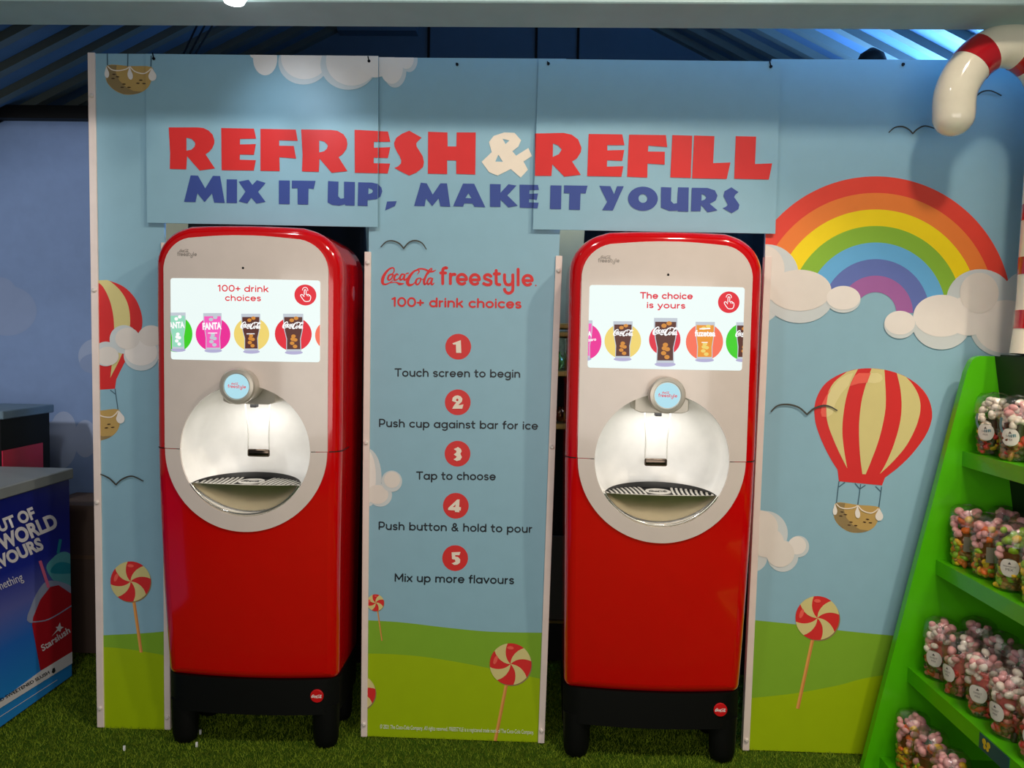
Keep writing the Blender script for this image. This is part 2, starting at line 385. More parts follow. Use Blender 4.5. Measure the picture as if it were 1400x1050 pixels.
WALLG = mat('sage painted wall', (176, 178, 150), rough=.7)
wl = struct(boxo('wall_back', WALLB, None, -4.6, -2.3, 1.1, 1.2, 0, 2.86))
PW_C = mat('wall painted cloud', (146, 158, 184), rough=.7, vary=.02); PW_D = mat('wall painted cloud edge', (126, 142, 174), rough=.7, vary=.02)
P = Print(onboard(1.1))
Z = zf(0, 530, 4.375)
for e, m, l in ((ell(380, 250, 75, 108), PW_C, 1), (ell(510, 305, 70, 112), PW_C, 2), (ell(350, 340, 110, 150), PW_C, 3)):
    P.poly(Z(e), m, l)
P.poly(ell(131, 487, 24), PW_C, 1); P.poly(ell(131, 497, 22, 14), PW_D, 2)
P.poly(ell(10, 425, 40, 34), PW_D, 1); P.poly(ell(0, 405, 24, 26), PW_D, 2)
P.build('cloud_painting', wl, clip=clipx(-4.5, -2.31))
struct(boxo('wall_inner', WALLG, None, -2.3, 3.2, 1.1, 1.2, 0, 2.86))
struct(boxo('trim_1', BLACK, None, -4.6, 3.2, 1.04, 1.2, 2.86, 2.93))
struct(boxo('wall_gable', ROOF, None, -4.6, 4.6, 1.95, 2.05, 0, 4.4))
for k, xx in enumerate((-.05, .22, -.75)):
    o = boxo('trim_%d' % (k+2), BLACK, None, xx-.008, xx+.008, 1.94, 1.95, 2.9, 4.2); struct(o)
bm = bmesh.new(); box(bm, -1.33, -.82, 1.86, 1.95, 3.66, 3.80)
gv = fin(bm, 'ventilation_box', ROOF); tag(gv, 'flat blue grey box on the dark gable wall above the left sign', 'vent')
boxo('slot', BLACK, gv, -1.29, -1.08, 1.855, 1.862, 3.72, 3.76); boxo('slot', BLACK, gv, -1.06, -.86, 1.855, 1.862, 3.72, 3.76)
for side in (-1, 1):
    bm = bmesh.new(); xr, zr = -.3, 4.25; xe = xr+side*3.9; ze = zr-.5*3.9
    prism(bm, [(xr, -1.2, zr), (xe, -1.2, ze), (xe, 2.05, ze), (xr, 2.05, zr)], (0, 0, .06))
    c = struct(fin(bm, 'ceiling_left' if side < 0 else 'ceiling_right', ROOF))
    yy = -.1
    while yy < 1.9:
        bm = bmesh.new(); prism(bm, [(xr, yy, zr), (xe, yy, ze), (xe, yy, ze-.045), (xr, yy, zr-.045)], (0, .05, 0))
        fin(bm, 'roof_rib', RIB, c); yy += .2
# header beam
bm = bmesh.new()
prism(bm, [(-4.5, -.445, 2.852), (-4.5, -.445, 3.3), (-4.5, -.25, 3.3), (-4.5, -.25, 2.845)], (9, 0, .0))
bevel(bm, .004, 1)
struct(fin(bm, 'trim_9', BEAM))

# ------------------------------------------------------------------ printed boards
def screws(parent, pts, Y):
    for x, z in pts:
        bm = bmesh.new(); lathe(bm, [(.0095, Y), (.0095, Y-.004), (.005, Y-.008)], 12, 'Y', (x, 0, z)); fin(bm, 'screw', SCREW, parent, smooth=40)
def board(name, label, x0, x1, tops, z0=0.004, Y=0.0, th=.014):
    """sheet with its front face on Y; x0/x1 = ((x at bottom),(x at top))"""
    bm = bmesh.new()
    prism(bm, [(x0[0], Y, z0), (x1[0], Y, z0), (x1[1], Y, tops[1]), (x0[1], Y, tops[0])], (0, th, 0))
    return tag(fin(bm, name, SKY), label, 'display board')
def trim(parent, xb, xt, zb, zt, wd=.030, scr=()):
    bm = bmesh.new(); prism(bm, [(xb, -.0075, zb), (xb+wd, -.0075, zb), (xt+wd, -.0075, zt), (xt, -.0075, zt)], (0, .030, 0)); bevel(bm, .0015, 1)
    o = fin(bm, 'edge_trim', TRIM, parent)
    screws(o, [((xb+(xt-xb)*(z-zb)/(zt-zb))+wd*.5, z) for z in scr], -.0075)
TOP = 2.832
bl = board('printed_board', 'narrow left printed sky board with half a balloon and one lollipop', (-1.84, -1.85), (-1.55, -1.55), (TOP, TOP))
trim(bl, -1.855, -1.86, .004, TOP+.002, .030, (.09, .98, 1.87, 2.66)); trim(bl, -1.562, -1.562, .004, 2.07, .026, (.06, 1.2, 1.99))
bc = board('printed_board', 'centre printed sky board listing five numbered drink steps', (-.70, -.70), (.05, .09), (TOP-.008, TOP-.008))
trim(bc, -.716, -.716, .004, 2.045, .027, (.06, 1.26, 2.0)); trim(bc, .035, .065, .004, 2.04, .027, (.06, 1.26, 1.98))
br = board('printed_board', 'wide right printed sky board with rainbow and whole hot air balloon', (.905, .905), (2.45, 2.45), (TOP-.004, TOP))
trim(br, .888, .905, .004, 2.05, .028, (.05,))
YS = -.018
def quadboard(name, label, px):
    p = [at(x, y, YS) for x, y in px]; bm = bmesh.new(); prism(bm, p, (0, .006, 0))
    return tag(fin(bm, name, SKY), label, 'sign')
sl_ = quadboard('hanging_sign', 'overlapping left sign sheet reading REFRE and MIX IT UP, lit by a spot', [(199, 73.5), (517.5, 77), (516.4, 310.5), (201, 304.5)])
sr_ = quadboard('hanging_sign', 'overlapping right sign sheet reading REFILL and IT YOURS', [(736.5, 80.5), (1068, 84), (1060, 319.5), (728.5, 313.5)])
def pl(a, b, keep):
    """clip plane through two frame points on the sign plane, keeping the side of keep"""
    A, B, K = at(*a, YS), at(*b, YS), at(*keep, YS); d = B-A; n = Vector((d.z, 0, -d.x)).normalized()
    if (K-A).dot(n) > 0: n = -n
    return (A, n)
kl, krr = (360, 200), (900, 200)
CL_L = [pl((199, 73.5), (517.5, 77), kl), pl((517.5, 77), (516.4, 310.5), kl), pl((199, 73.5), (201, 304.5), kl), pl((201, 304.5), (516.4, 310.5), kl)]
CL_R = [pl((736.5, 80.5), (1068, 84), krr), pl((1068, 84), (1060, 319.5), krr), pl((736.5, 80.5), (728.5, 313.5), krr), pl((728.5, 313.5), (1060, 319.5), krr)]
CB_L, CB_C, CB_R = clipx(-1.845, -1.55), clipx(-.70, .09, .004, TOP-.008)+(((.05, 0, .004), (1, 0, -.0142)),), clipx(.906, 2.45, .004, TOP-.004)

def each(names, draw, places):
    """one artwork that runs over several sheets, cut at the edges of each"""
    for parent, Y, clip in places:
        P = Print(onboard(Y)); draw(P); P.build(names, parent, clip)
A_ = zf(230, 160, 4.6667); B_ = zf(480, 40, 3.3333); C_ = zf(720, 40, 3.3333)
def heading(P):
    def g(Zf, o, *h, m=P_RED): P.poly(Zf(o), m, 3, [Zf(q) for q in h])
    g(A_, [(3, 66), (190, 66), (225, 70), (258, 86), (283, 112), (295, 150), (293, 172), (280, 200), (260, 222), (238, 238), (298, 328), (200, 341), (120, 250), (115, 334), (10, 331), (12, 230)], [(116, 132), (146, 138), (168, 158), (173, 172), (168, 190), (148, 208), (116, 215)])
    g(A_, [(338, 70), (547, 74), (561, 138), (458, 140), (458, 175), (559, 172), (547, 241), (457, 239), (457, 272), (559, 275), (546, 341), (341, 339)])
    g(A_, [(588, 75), (814, 80), (826, 152), (708, 148), (708, 183), (801, 184), (816, 265), (709, 256), (711, 345), (588, 343)])
    g(A_, [(848, 79), (1035, 82), (1080, 88), (1118, 110), (1138, 140), (1143, 172), (1136, 205), (1115, 234), (1087, 256), (1143, 345), (1043, 356), (965, 265), (961, 350), (853, 347), (857, 240)], [(963, 149), (994, 156), (1014, 174), (1018, 186), (1012, 202), (995, 218), (963, 226)])
    g(B_, [(16, 458), (168, 466), (179, 513), (104, 513), (104, 540), (179, 537), (168, 587), (103, 585), (103, 610), (178, 612), (167, 657), (17, 654)])
    g(B_, [(265, 462), (322, 494), (306, 508), (297, 520), (299, 535), (312, 555), (326, 578), (332, 605), (328, 628), (300, 652), (265, 667), (230, 650), (197, 632), (214, 625), (227, 612), (229, 598), (222, 580), (207, 555), (198, 535), (196, 518), (206, 494), (232, 476)])
    g(B_, [(351, 467), (439, 470), (440, 534), (480, 534), (481, 470), (568, 470), (566, 662), (479, 659), (479, 598), (438, 597), (438, 660), (350, 658)])
    g(B_, [(628, 514), (650, 486), (698, 470), (745, 472), (775, 506), (762, 535), (735, 556), (752, 576), (808, 541), (824, 578), (786, 603), (806, 640), (773, 676), (728, 637), (668, 667), (630, 652), (595, 604), (641, 560)], [(690, 499), (722, 507), (704, 523)], [(671, 572), (692, 604), (657, 603)], m=P_CREAM)
    g(C_, [(38, 475), (168, 472), (205, 480), (235, 502), (250, 540), (247, 560), (230, 588), (207, 603), (247, 663), (172, 672), (117, 615), (113, 668), (38, 668)], [(120, 520), (145, 530), (160, 548), (147, 569), (119, 582)])
    g(C_, [(283, 477), (436, 479), (446, 528), (368, 528), (368, 552), (445, 550), (436, 600), (367, 597), (366, 626), (441, 624), (432, 672), (276, 669)])
    g(C_, [(467, 480), (635, 482), (641, 537), (555, 530), (553, 557), (630, 558), (629, 617), (551, 612), (550, 676), (458, 672)])
    g(C_, [(664, 482), (755, 485), (748, 678), (655, 675)])
    g(C_, [(763, 484), (856, 487), (850, 610), (929, 607), (912, 682), (754, 679)])
    g(C_, [(953, 487), (1046, 489), (1041, 614), (1119, 611), (1104, 685), (946, 681)])
def subheading(P):
    def g(Zf, o, *h): P.poly(Zf(o), P_BLUE, 3, [Zf(q) for q in h])
    g(A_, [(143, 372), (190, 374), (236, 455), (285, 375), (331, 376), (361, 548), (293, 546), (279, 487), (232, 543), (186, 485), (174, 543), (101, 541)])
    g(A_, [(373, 397), (439, 398), (439, 549), (372, 548)])
    g(A_, [(449, 412), (513, 400), (537, 433), (565, 403), (622, 420), (573, 477), (621, 541), (563, 552), (530, 514), (505, 551), (449, 538), (493, 476)])
    g(A_, [(706, 404), (776, 405), (775, 556), (706, 555)])
    g(A_, [(789, 405), (940, 407), (928, 459), (895, 455), (893, 559), (826, 557), (825, 454), (789, 455)])
    g(A_, [(1020, 408), (1086, 412), (1084, 505), (1100, 521), (1122, 518), (1122, 412), (1191, 414), (1189, 566), (1130, 564), (1128, 556), (1090, 566), (1045, 560), (1017, 545)])
    g(A_, [(1212, 416), (1300, 418), (1338, 427), (1360, 450), (1366, 474), (1354, 508), (1330, 524), (1272, 530), (1272, 568), (1209, 566)], [(1277, 452), (1300, 460), (1307, 472), (1300, 484), (1277, 492)])
    g(B_, [(164, 785), (208, 783), (200, 805), (155, 826)])
    g(B_, [(318, 699), (345, 702), (372, 753), (407, 702), (437, 702), (452, 809), (407, 807), (399, 771), (370, 806), (341, 771), (335, 806), (287, 805)])
    g(B_, [(510, 703), (561, 704), (612, 811), (562, 809), (553, 794), (516, 793), (511, 808), (465, 806)], [(535, 747), (549, 770), (521, 769)])
    g(B_, [(633, 705), (682, 706), (681, 745), (717, 706), (754, 712), (712, 757), (760, 804), (717, 812), (681, 775), (681, 810), (633, 809)])
    g(B_, [(768, 708), (852, 709), (856, 732), (813, 733), (812, 750), (852, 748), (847, 777), (811, 774), (811, 789), (855, 790), (850, 816), (769, 813)])
    g(C_, [(109, 711), (159, 712), (157, 820), (106, 819)])
    g(C_, [(171, 711), (278, 713), (269, 749), (246, 747), (243, 823), (193, 822), (195, 747), (170, 747)])
    g(C_, [(331, 713), (382, 715), (399, 752), (412, 715), (443, 715), (393, 826), (344, 824), (367, 786)])
    P.poly(C_(ell(530, 772, 68, 55)), P_BLUE, 3, [C_(ell(530, 771, 20))])
    g(C_, [(613, 719), (660, 721), (658, 783), (670, 795), (686, 793), (690, 720), (739, 721), (737, 831), (690, 830), (688, 826), (650, 828), (612, 812)])
    g(C_, [(753, 722), (825, 723), (858, 734), (870, 758), (862, 780), (834, 795), (870, 825), (825, 834), (795, 800), (793, 829), (749, 829)], [(797, 750), (812, 756), (819, 766), (812, 776), (797, 781)])
    g(C_, [(933, 720), (966, 742), (951, 754), (946, 765), (958, 782), (970, 800), (965, 820), (935, 838), (893, 815), (908, 809), (917, 800), (906, 778), (897, 760), (902, 738)])
PL3 = [(sl_, YS, CL_L), (bc, 0, CB_C), (sr_, YS, CL_R)]
# the centre board's own lettering stops where the hanging signs cover it
each('heading_lettering', heading, [PL3[0], (bc, 0, CB_C+(((at(516.9, 200, YS).x, 0, 0), (-1, 0, 0)), ((at(732, 200, YS).x+.004, 0, 0), (1, 0, 0)))), PL3[2]])
each('subheading_lettering', subheading, PL3)

CLW = (P_CLOUD, P_CLOUDS, P_CLOUDM)
def cloud_top(P):
    Z = zf(100, 40, 3.3333)
    for e, m, l in ((ell(875, 135, 55, 75), 0, 1), (ell(1050, 150, 115, 102), 1, 2), (ell(1055, 130, 108, 98), 0, 3), (ell(1255, 160, 128, 116), 1, 4), (ell(1270, 145, 118, 112), 0, 5), (ell(860, 115, 55, 25), 0, 2)): P.poly(Z(e), CLW[m], l)
    Z = zf(480, 40, 3.3333)
    for e, m, l in ((ell(265, 140, 38, 55), 1, 1), (ell(200, 190, 52, 76), 1, 2), (ell(185, 175, 52, 74), 0, 3), (ell(252, 135, 34, 46), 0, 3), (ell(110, 120, 90, 100), 0, 6)): P.poly(Z(e), CLW[m], l)
each('cloud_print', cloud_top, [(sl_, YS, CL_L), (bc, 0, CB_C)])

Zr = zf(1020, 220, 3.6842)
P = Print(onboard(0))
for k in range(7):
    R1 = 687-83.3*k; R0 = R1-83.3
    P.poly(Zr(ell(653, 765, R1, n=90, a0=PI+math.asin(48/R1), a1=2*PI)+ell(653, 765, R0, n=90, a0=PI+math.asin(48/R0), a1=2*PI)[::-1]), RB[k], 2)
P.build('rainbow_print', br, CB_R)
P = Print(onboard(0))
for e, m, l in ((ell(105, 575, 160, 155), 1, 4), (ell(60, 690, 120, 130), 1, 4), (ell(270, 690, 168, 127), 1, 5), (ell(490, 697, 87, 68), 1, 6), (ell(86, 545, 108, 120), 2, 6), (ell(490, 690, 85, 60), 0, 8), (ell(270, 652, 160, 104), 2, 7), (ell(170, 640, 90, 70), 2, 7)): P.poly(Zr(e), CLW[m], l)
P.build('cloud_print', br, CB_R)
P = Print(onboard(0))
for e, m, l in ((ell(1400, 690, 112, 130), 1, 4), (ell(1180, 705, 172, 160), 1, 5), (ell(1300, 845, 170, 142), 1, 5), (ell(1310, 835, 160, 134), 0, 6), (ell(985, 815, 150, 135), 1, 6), (ell(985, 780, 142, 106), 0, 7), (ell(775, 825, 80, 70), 1, 7), (ell(775, 815, 77, 60), 0, 8), (ell(1120, 780, 110, 100), 0, 7), (ell(1175, 665, 98, 102), 2, 9)): P.poly(Zr(e), CLW[m], l)
P.build('cloud_print', br, CB_R)
P = Print(onboard(0)); Z = zf(1000, 690, 2.918)
for e, m, l in ((ell(135, 115, 90), 1, 1), (ell(85, 210, 58), 1, 1), (ell(205, 205, 62, 63), 1, 2), (ell(268, 167, 42, 43), 1, 3), (ell(262, 163, 36), 0, 4), (ell(195, 195, 56, 54), 2, 4), (ell(110, 90, 76, 68), 2, 3), (ell(140, 150, 70, 60), 2, 3)): P.poly(Z(e), CLW[m], l)
P.build('cloud_print', br, CB_R)
P = Print(onboard(0)); Z = zf(490, 500, 5)
for e, m, l in ((ell(58, 765, 100, 200), 1, 1), (ell(50, 760, 70, 190), 0, 2), (ell(150, 885, 80, 78), 1, 2), (ell(130, 880, 75, 65), 2, 3), (ell(228, 790, 71, 73), 1, 3), (ell(230, 780, 55, 55), 2, 4)): P.poly(Z(e), CLW[m], l)
P.build('cloud_print', bc, CB_C)
# hot air balloons
def basket(P, T):
    P.poly(T(cr([(145, 495), (450, 528), (750, 560), (757, 690), (700, 825), (600, 900), (470, 928), (330, 915), (200, 840), (120, 740), (105, 640)], True, 4)), P_TAN, 1)
    P.poly(T([(145, 497), (270, 505), (248, 600), (290, 720), (380, 820), (480, 880), (600, 895), (560, 915), (470, 926), (330, 913), (200, 838), (120, 738), (107, 640)]), P_TAND, 2)
    for x, y in ((222, 630), (270, 667), (205, 687), (352, 775), (325, 818), (420, 825), (590, 735), (547, 776), (632, 785)): P.poly(T(ell(x, y, 26, 9, 10, .1)), P_BROWN, 3)
    P.stroke(T([(140, 510), (200, 565), (300, 582), (400, 565), (445, 535)]), [14*T.k, 16*T.k], P_CREAM, 4); P.stroke(T([(450, 535), (520, 610), (630, 645), (700, 620), (745, 580)]), [16*T.k, 16*T.k], P_CREAM, 4)
    for x, y, rx, ry, r in ((122, 592, 32, 82, 0), (447, 628, 36, 92, -.15), (757, 665, 56, 90, 0)): P.poly(T([(x+rx*.25*math.sin(r), y-ry)]+ell(x, y+ry*.3, rx, ry*.7, 24, r, -.6, PI+.6)), P_CLOUD, 5)
class Sim:
    """similarity taking two points of a sketch to two frame points"""
    def __init__(s, a, b, A, B):
        a, b, A, B = (complex(*p) for p in (a, b, A, B)); s.m = (B-A)/(b-a); s.c = A-s.m*a; s.k = abs(s.m)
    def __call__(s, pts):
        out = []
        for p in pts: q = s.m*complex(p[0], p[1])+s.c; out.append((q.real, q.imag))
        return out
Z4 = Sim((0, 0), (100, 0), (1130, 640), (1130+100/10.5, 640))
Z7 = zf(1020, 480, 5)
P = Print(onboard(0))
P.poly(Z7(cr([(465, 400), (482, 320), (530, 235), (600, 180), (690, 140), (770, 122), (860, 118), (950, 128), (1030, 150), (1100, 180), (1185, 240), (1245, 320), (1272, 420), (1258, 510), (1210, 605), (1120, 720), (1030, 805)], False, 4)+[Vector(p) for p in ((950, 865), (930, 918), (635, 890), (625, 810))]+cr([(625, 810), (580, 740), (520, 620), (477, 500), (465, 400)], False, 4)), P_RED, 2)
P.poly(Z7(cr([(692, 140), (600, 215), (552, 310), (545, 400), (560, 500), (600, 610), (650, 720), (692, 802)], n=4)+cr([(692, 802), (668, 660), (658, 530), (670, 400), (690, 300), (720, 210), (766, 122)], n=4)), P_STRIPE, 3)
P.poly(Z7(cr([(858, 118), (822, 220), (792, 330), (776, 450), (772, 570), (780, 720), (795, 841)], n=4)+cr([(818, 842), (860, 740), (910, 600), (945, 450), (956, 330), (946, 127)], n=4)), P_STRIPE, 3)
P.poly(Z7(cr([(1030, 150), (1055, 260), (1063, 380), (1050, 500), (1010, 640), (960, 760), (915, 840)], n=4)+cr([(915, 840), (1010, 750), (1100, 640), (1165, 510), (1192, 400), (1182, 310), (1140, 230), (1093, 176)], n=4)), P_STRIPE, 3)
P.poly(Z7([(710, 240), (740, 172), (770, 150), (852, 150), (828, 217), (770, 222)]), P_GLINT, 4)
P.poly(Z7([(852, 150), (900, 150), (928, 164), (935, 190), (915, 212), (880, 220), (829, 216)]), P_GLINTC, 4)
P.poly(Z7([(548, 395), (560, 310), (580, 260), (545, 310), (520, 360), (510, 420), (518, 448), (550, 450)]), P_GLINT, 4)
P.poly(Z7([(560, 300), (585, 255), (640, 190), (690, 160), (732, 150), (700, 235), (650, 290), (610, 360), (590, 430), (556, 450), (547, 380)]), P_GLINTC, 4)
for a, b in (((178, 190), (143, 500)), ((490, 230), (450, 525)), ((790, 265), (752, 560)), ((178, 270), (265, 205)), ((475, 298), (410, 218)), ((482, 298), (560, 245)), ((775, 335), (705, 262))):
    P.stroke(Z4([a, b]), 16/10.5, P_ROPE, 1, smooth=False)
P.build('balloon_print', br, CB_R)
P = Print(onboard(0)); basket(P, Z4); P.build('basket_print', br, CB_R)
def topbasket(P):
    T = Sim((135, 505), (750, 575), (146.6, 90), (207, 93)); basket(P, T)
    for a, b in (((146.6, 73), (146.8, 89)), ((174.8, 73), (174.4, 91)), ((206.6, 76), (206.2, 91))): P.stroke([a, b], 1.6, P_ROPE, 1, smooth=False)
each('basket_print', topbasket, [(bl, 0, CB_L[:1]+(CL_L[2][0:1][0] and (CL_L[2][0], (1, 0, 0)),)+CB_L[2:]), (sl_, YS, CL_L)])
Z6 = zf(100, 360, 4.0357)
P = Print(onboard(0))
P.poly(Z6(cr([(120, 96), (165, 93), (205, 98), (280, 130), (340, 190), (372, 260), (382, 320), (372, 380), (330, 470), (280, 555), (238, 640)], n=4)+[Vector(p) for p in ((231, 692), (120, 699))]), P_RED, 1)
P.poly(Z6(cr([(130, 95), (165, 93), (200, 97), (260, 150), (300, 220), (314, 300), (308, 380), (270, 500), (205, 632)], n=4)+cr([(205, 632), (222, 480), (226, 370), (220, 280), (200, 200), (165, 130), (130, 100)], n=4)), P_STRIPE, 2)
for a, b in (((231, 692), (247, 806)), ((205, 700), (236, 724))): P.stroke(Z6([a, b]), 1.4, P_ROPE, 1, smooth=False)
P.build('balloon_print', bl, CB_L)
P = Print(onboard(0)); basket(P, Sim((450, 530), (755, 570), (131, 562.5), (162, 560.5))); P.build('basket_print', bl, CB_L)
P = Print(onboard(0))
for e, m, l in ((ell(280, 420, 79), 1, 4), (ell(430, 420, 78), 1, 4), (ell(375, 510, 96, 82), 1, 5), (ell(180, 500, 68, 68), 1, 5), (ell(190, 512, 62, 52), 2, 6), (ell(300, 415, 68, 60), 2, 7), (ell(430, 400, 68, 58), 2, 7), (ell(375, 490, 90, 74), 0, 6)): P.poly(Z6(e), CLW[m], l)
P.build('cloud_print', bl, CB_L)
# birds
def bird(parent, clip, pts, wd=2.2):
    P = Print(onboard(0)); P.stroke(pts[0], [wd*.7, wd*1.1, wd], P_BIRD, 12)
    if len(pts) > 1: P.stroke(pts[1], [wd, wd*1.1, wd*.7], P_BIRD, 12)
    P.build('bird_print', parent, clip)
Z = zf(490, 310, 5); bird(bc, CB_C, (Z([(152, 140), (190, 103), (235, 97), (280, 115), (310, 150)]), Z([(308, 150), (345, 108), (390, 95), (435, 112), (465, 155)])), 1.9)
bird(br, CB_R, (Z7([(170, 415), (215, 374), (285, 365), (360, 385), (418, 435)]), Z7([(414, 435), (470, 390), (535, 373), (580, 382), (625, 408)])), 2.3)
Z = zf(980, 0, 3.3333); bird(br, CB_R, (Z([(783, 605), (810, 582), (845, 577), (875, 590), (894, 610)]), Z([(892, 610), (915, 588), (950, 574), (1000, 588)])), 2)
bird(br, CB_R, (Z([(1165, 450), (1180, 440), (1210, 418), (1250, 414), (1298, 436)]),), 2)
Z = zf(0, 530, 4.375); bird(bl, CB_L, (Z([(600, 518), (630, 530), (660, 548), (694, 582)]), Z([(692, 582), (730, 548), (790, 530), (858, 560)])), 2)
# lollipops
def lolli(parent, clip, c, R, s0, s1, a0=5, wd=None):
    P = Print(onboard(0)); wd = wd or R*.155
    if s0:
        P.stroke([s0, s1], wd, P_STICK, 1, smooth=False)
        dx = wd*.3; P.stroke([(s0[0]+dx, s0[1]), (s1[0]+dx, s1[1])], wd*.36, P_STICKD, 2, smooth=False)
    P.poly(ell(c[0]+R*.05, c[1]+R*.06, R*.99), P_TAND, 2)
    P.poly(ell(c[0], c[1], R), P_RED, 3)
    def edge(a):
        return [(c[0]+R*t*math.cos(math.radians(a+38*(1-t))), c[1]-R*t*math.sin(math.radians(a+38*(1-t)))) for t in [i/8 for i in range(9)]]
    for k in range(4):
        a = a0+90*k; arc = [(c[0]+R*math.cos(math.radians(a+q*4.2)), c[1]-R*math.sin(math.radians(a+q*4.2))) for q in range(1, 10)]
        P.poly(edge(a)+arc+edge(a+42)[::-1][:-1], P_STRIPE, 4)
    P.poly(ell(c[0], c[1]-R*.78, R*.16, R*.08, 14, .1), P_GLINT, 5); P.poly(ell(c[0]-R*.72, c[1]-R*.2, R*.09, R*.22, 14, .35), P_GLINT, 5)
    P.build('lollipop_print', parent, clip)
lolli(br, CB_R, (1117.5, 845), 30, (1111.5, 872), (1090.5, 969), 9)
lolli(bc, CB_C, (698, 908), 28.5, (692.5, 935), (677, 1013), 8)
lolli(bc, CB_C, (513.5, 824), 11.5, (516.3, 835), (522.3, 876), 20)
lolli(bc, CB_C, (489, 947), 24.5, None, None, 12)
lolli(bl, CB_L, (178.5, 795), 27.5, (183, 822), (193, 892), 8)
# hills
def hills(parent, clip, up, lo, x0, x1, ):
    P = Print(onboard(0)); P.poly([tuple(p) for p in cr(up)]+[(x1, 1070), (x0, 1070)], P_HILL, .2); P.build('hill_print', parent, clip)
    P = Print(onboard(0)); P.poly([tuple(p) for p in cr(lo)]+[(x1, 1070), (x0, 1070)], P_HILLL, .65); P.build('hill_print', parent, clip)
Z = zf(1000, 690, 2.918); hills(br, CB_R, Z([(40, 455), (85, 460), (260, 478), (420, 500), (655, 523), (1100, 560), (1800, 600)]), Z([(40, 777), (75, 772), (250, 753), (420, 722), (610, 680), (1100, 640), (1800, 620)]), 1013, 1617)
hills(bc, CB_C, zf(490, 690, 5)([(20, 788), (65, 790), (300, 805), (600, 840), (900, 868), (1240, 875), (1330, 874)]), zf(470, 850, 4.375)([(80, 191), (135, 190), (300, 195), (480, 210), (700, 245), (870, 278), (1170, 340), (1260, 356)]), 488, 760)
Z = zf(120, 620, 2.625); hills(bl, CB_L, Z([(20, 655), (62, 652), (200, 645), (300, 636)]), Z([(20, 693), (62, 695), (150, 703), (300, 728)]), 127, 235)
# centre board lettering
P = Print(onboard(0)); script_logo(P, 522.3, 350+168/6.087, 73, P_RED, 1, slope=.012, bw=1.15); P.build('logo_print', bc, CB_C)
P = Print(onboard(0)); round_word(P, 602.5, 389.4, 729.5, 391.5, P_RED, 1); P.poly(ell(732.6, 390.3, 1), P_RED, 1); P.build('logo_print', bc, CB_C)
P = Print(onboard(0)); stext(P, '100+ drink choices', (535.5, 419.3), (713, 421.8), 13.2, P_RED, 1, .2); P.build('lettering', bc, CB_C)
STEP = [('Touch screen to begin', (539.5, 515), (711.5, 516.7), 11.6, (626.5, 474)), ('Push cup against bar for ice', (517.6, 584), (735.8, 587.8), 11.6, (625.8, 550)),
        ('Tap to choose', (569, 656), (678, 656.9), 11.6, (625.5, 620.3)), ('Push button & hold to pour', (517, 724.5), (728, 728.8), 11.6, (623.2, 691.5)), ('Mix up more flavours', (539, 795.4), (703, 799), 11.8, (622.3, 763))]
NUM = [([(642, 797), (700, 775), (704, 863), (668, 862), (667, 815), (645, 806)],), None, None, None, None]
for t, a, b, cap, c in STEP:
    P = Print(onboard(0)); stext(P, t, a, b, cap, P_DARK, 1, .165); P.build('lettering', bc, CB_C)
    P = Print(onboard(0)); P.poly(ell(c[0], c[1], 17.6, 17.6), P_RED, 1)
    k = STEP.index((t, a, b, cap, c))
    if k == 0: P.poly(zf(490, 310, 5)([(642, 797), (700, 775), (704, 863), (668, 862), (667, 805), (650, 806)]), P_CREAM, 3)
    if k == 1:
        Z = zf(490, 500, 5)
        P.poly(Z([(640, 240), (645, 218), (660, 206), (680, 202), (700, 210), (711, 226), (708, 245), (690, 262), (682, 270), (700, 268), (718, 264), (710, 294), (642, 294), (650, 276), (670, 250), (660, 248)]), P_CREAM, 3, [Z(ell(676, 234, 8, 9, 10))])
    if k == 2: P.poly(zf(490, 500, 5)([(652, 570), (680, 556), (700, 568), (706, 585), (697, 602), (708, 625), (696, 645), (672, 652), (650, 640), (664, 632), (672, 622), (652, 606), (668, 595), (670, 582)]), P_CREAM, 3)
    if k == 3:
        Z = zf(490, 500, 5)
        P.poly(Z([(614, 972), (676, 914), (692, 914), (689, 966), (701, 968), (699, 990), (690, 990), (690, 1002), (660, 1000), (660, 990), (613, 986)]), P_CREAM, 3, [Z([(664, 948), (662, 966), (645, 966)])])
    if k == 4: P.poly(zf(490, 690, 5)([(637, 326), (698, 323), (690, 345), (662, 345), (662, 355), (682, 358), (697, 375), (694, 398), (675, 410), (655, 412), (636, 400), (652, 396), (664, 388), (660, 376), (640, 372)]), P_CREAM, 3)
    P.build('step_number', bc, CB_C)
P = Print(onboard(0)); P.text('© 2021 The Coca-Cola Company. All rights reserved. FREESTYLE is a registered trade mark of The Coca-Cola Company.', (519.5, 996), (729.8, 1003.6), 5.4, P_WHITE, 6, bold=.0); P.build('lettering', bc, CB_C)
# hooks holding the sheets
HK = mat('dark steel', (40, 40, 42), rough=.4, metal=1)
def hook(parent, x, y, Y, top=72):
    a, b = at(x, y, Y-.004), at(x-1.5, top, Y-.004); bm = bmesh.new()
    lathe(bm, [(.006, Y-.001), (.006, Y-.006)], 10, 'Y', (a.x, 0, a.z)); tube(bm, [a, (a+b)/2, b], .0025, 6)
    fin(bm, 'hanging_hook', HK, parent)
hook(sl_, 210, 80, YS, 72); hook(sl_, 504.5, 83.5, YS, 77); hook(sr_, 749.8, 87, YS, 84); hook(sr_, 1054, 91, YS, 84); hook(br, 1235, 88, 0, 86); hook(bc, 625, 88, 0, 86)

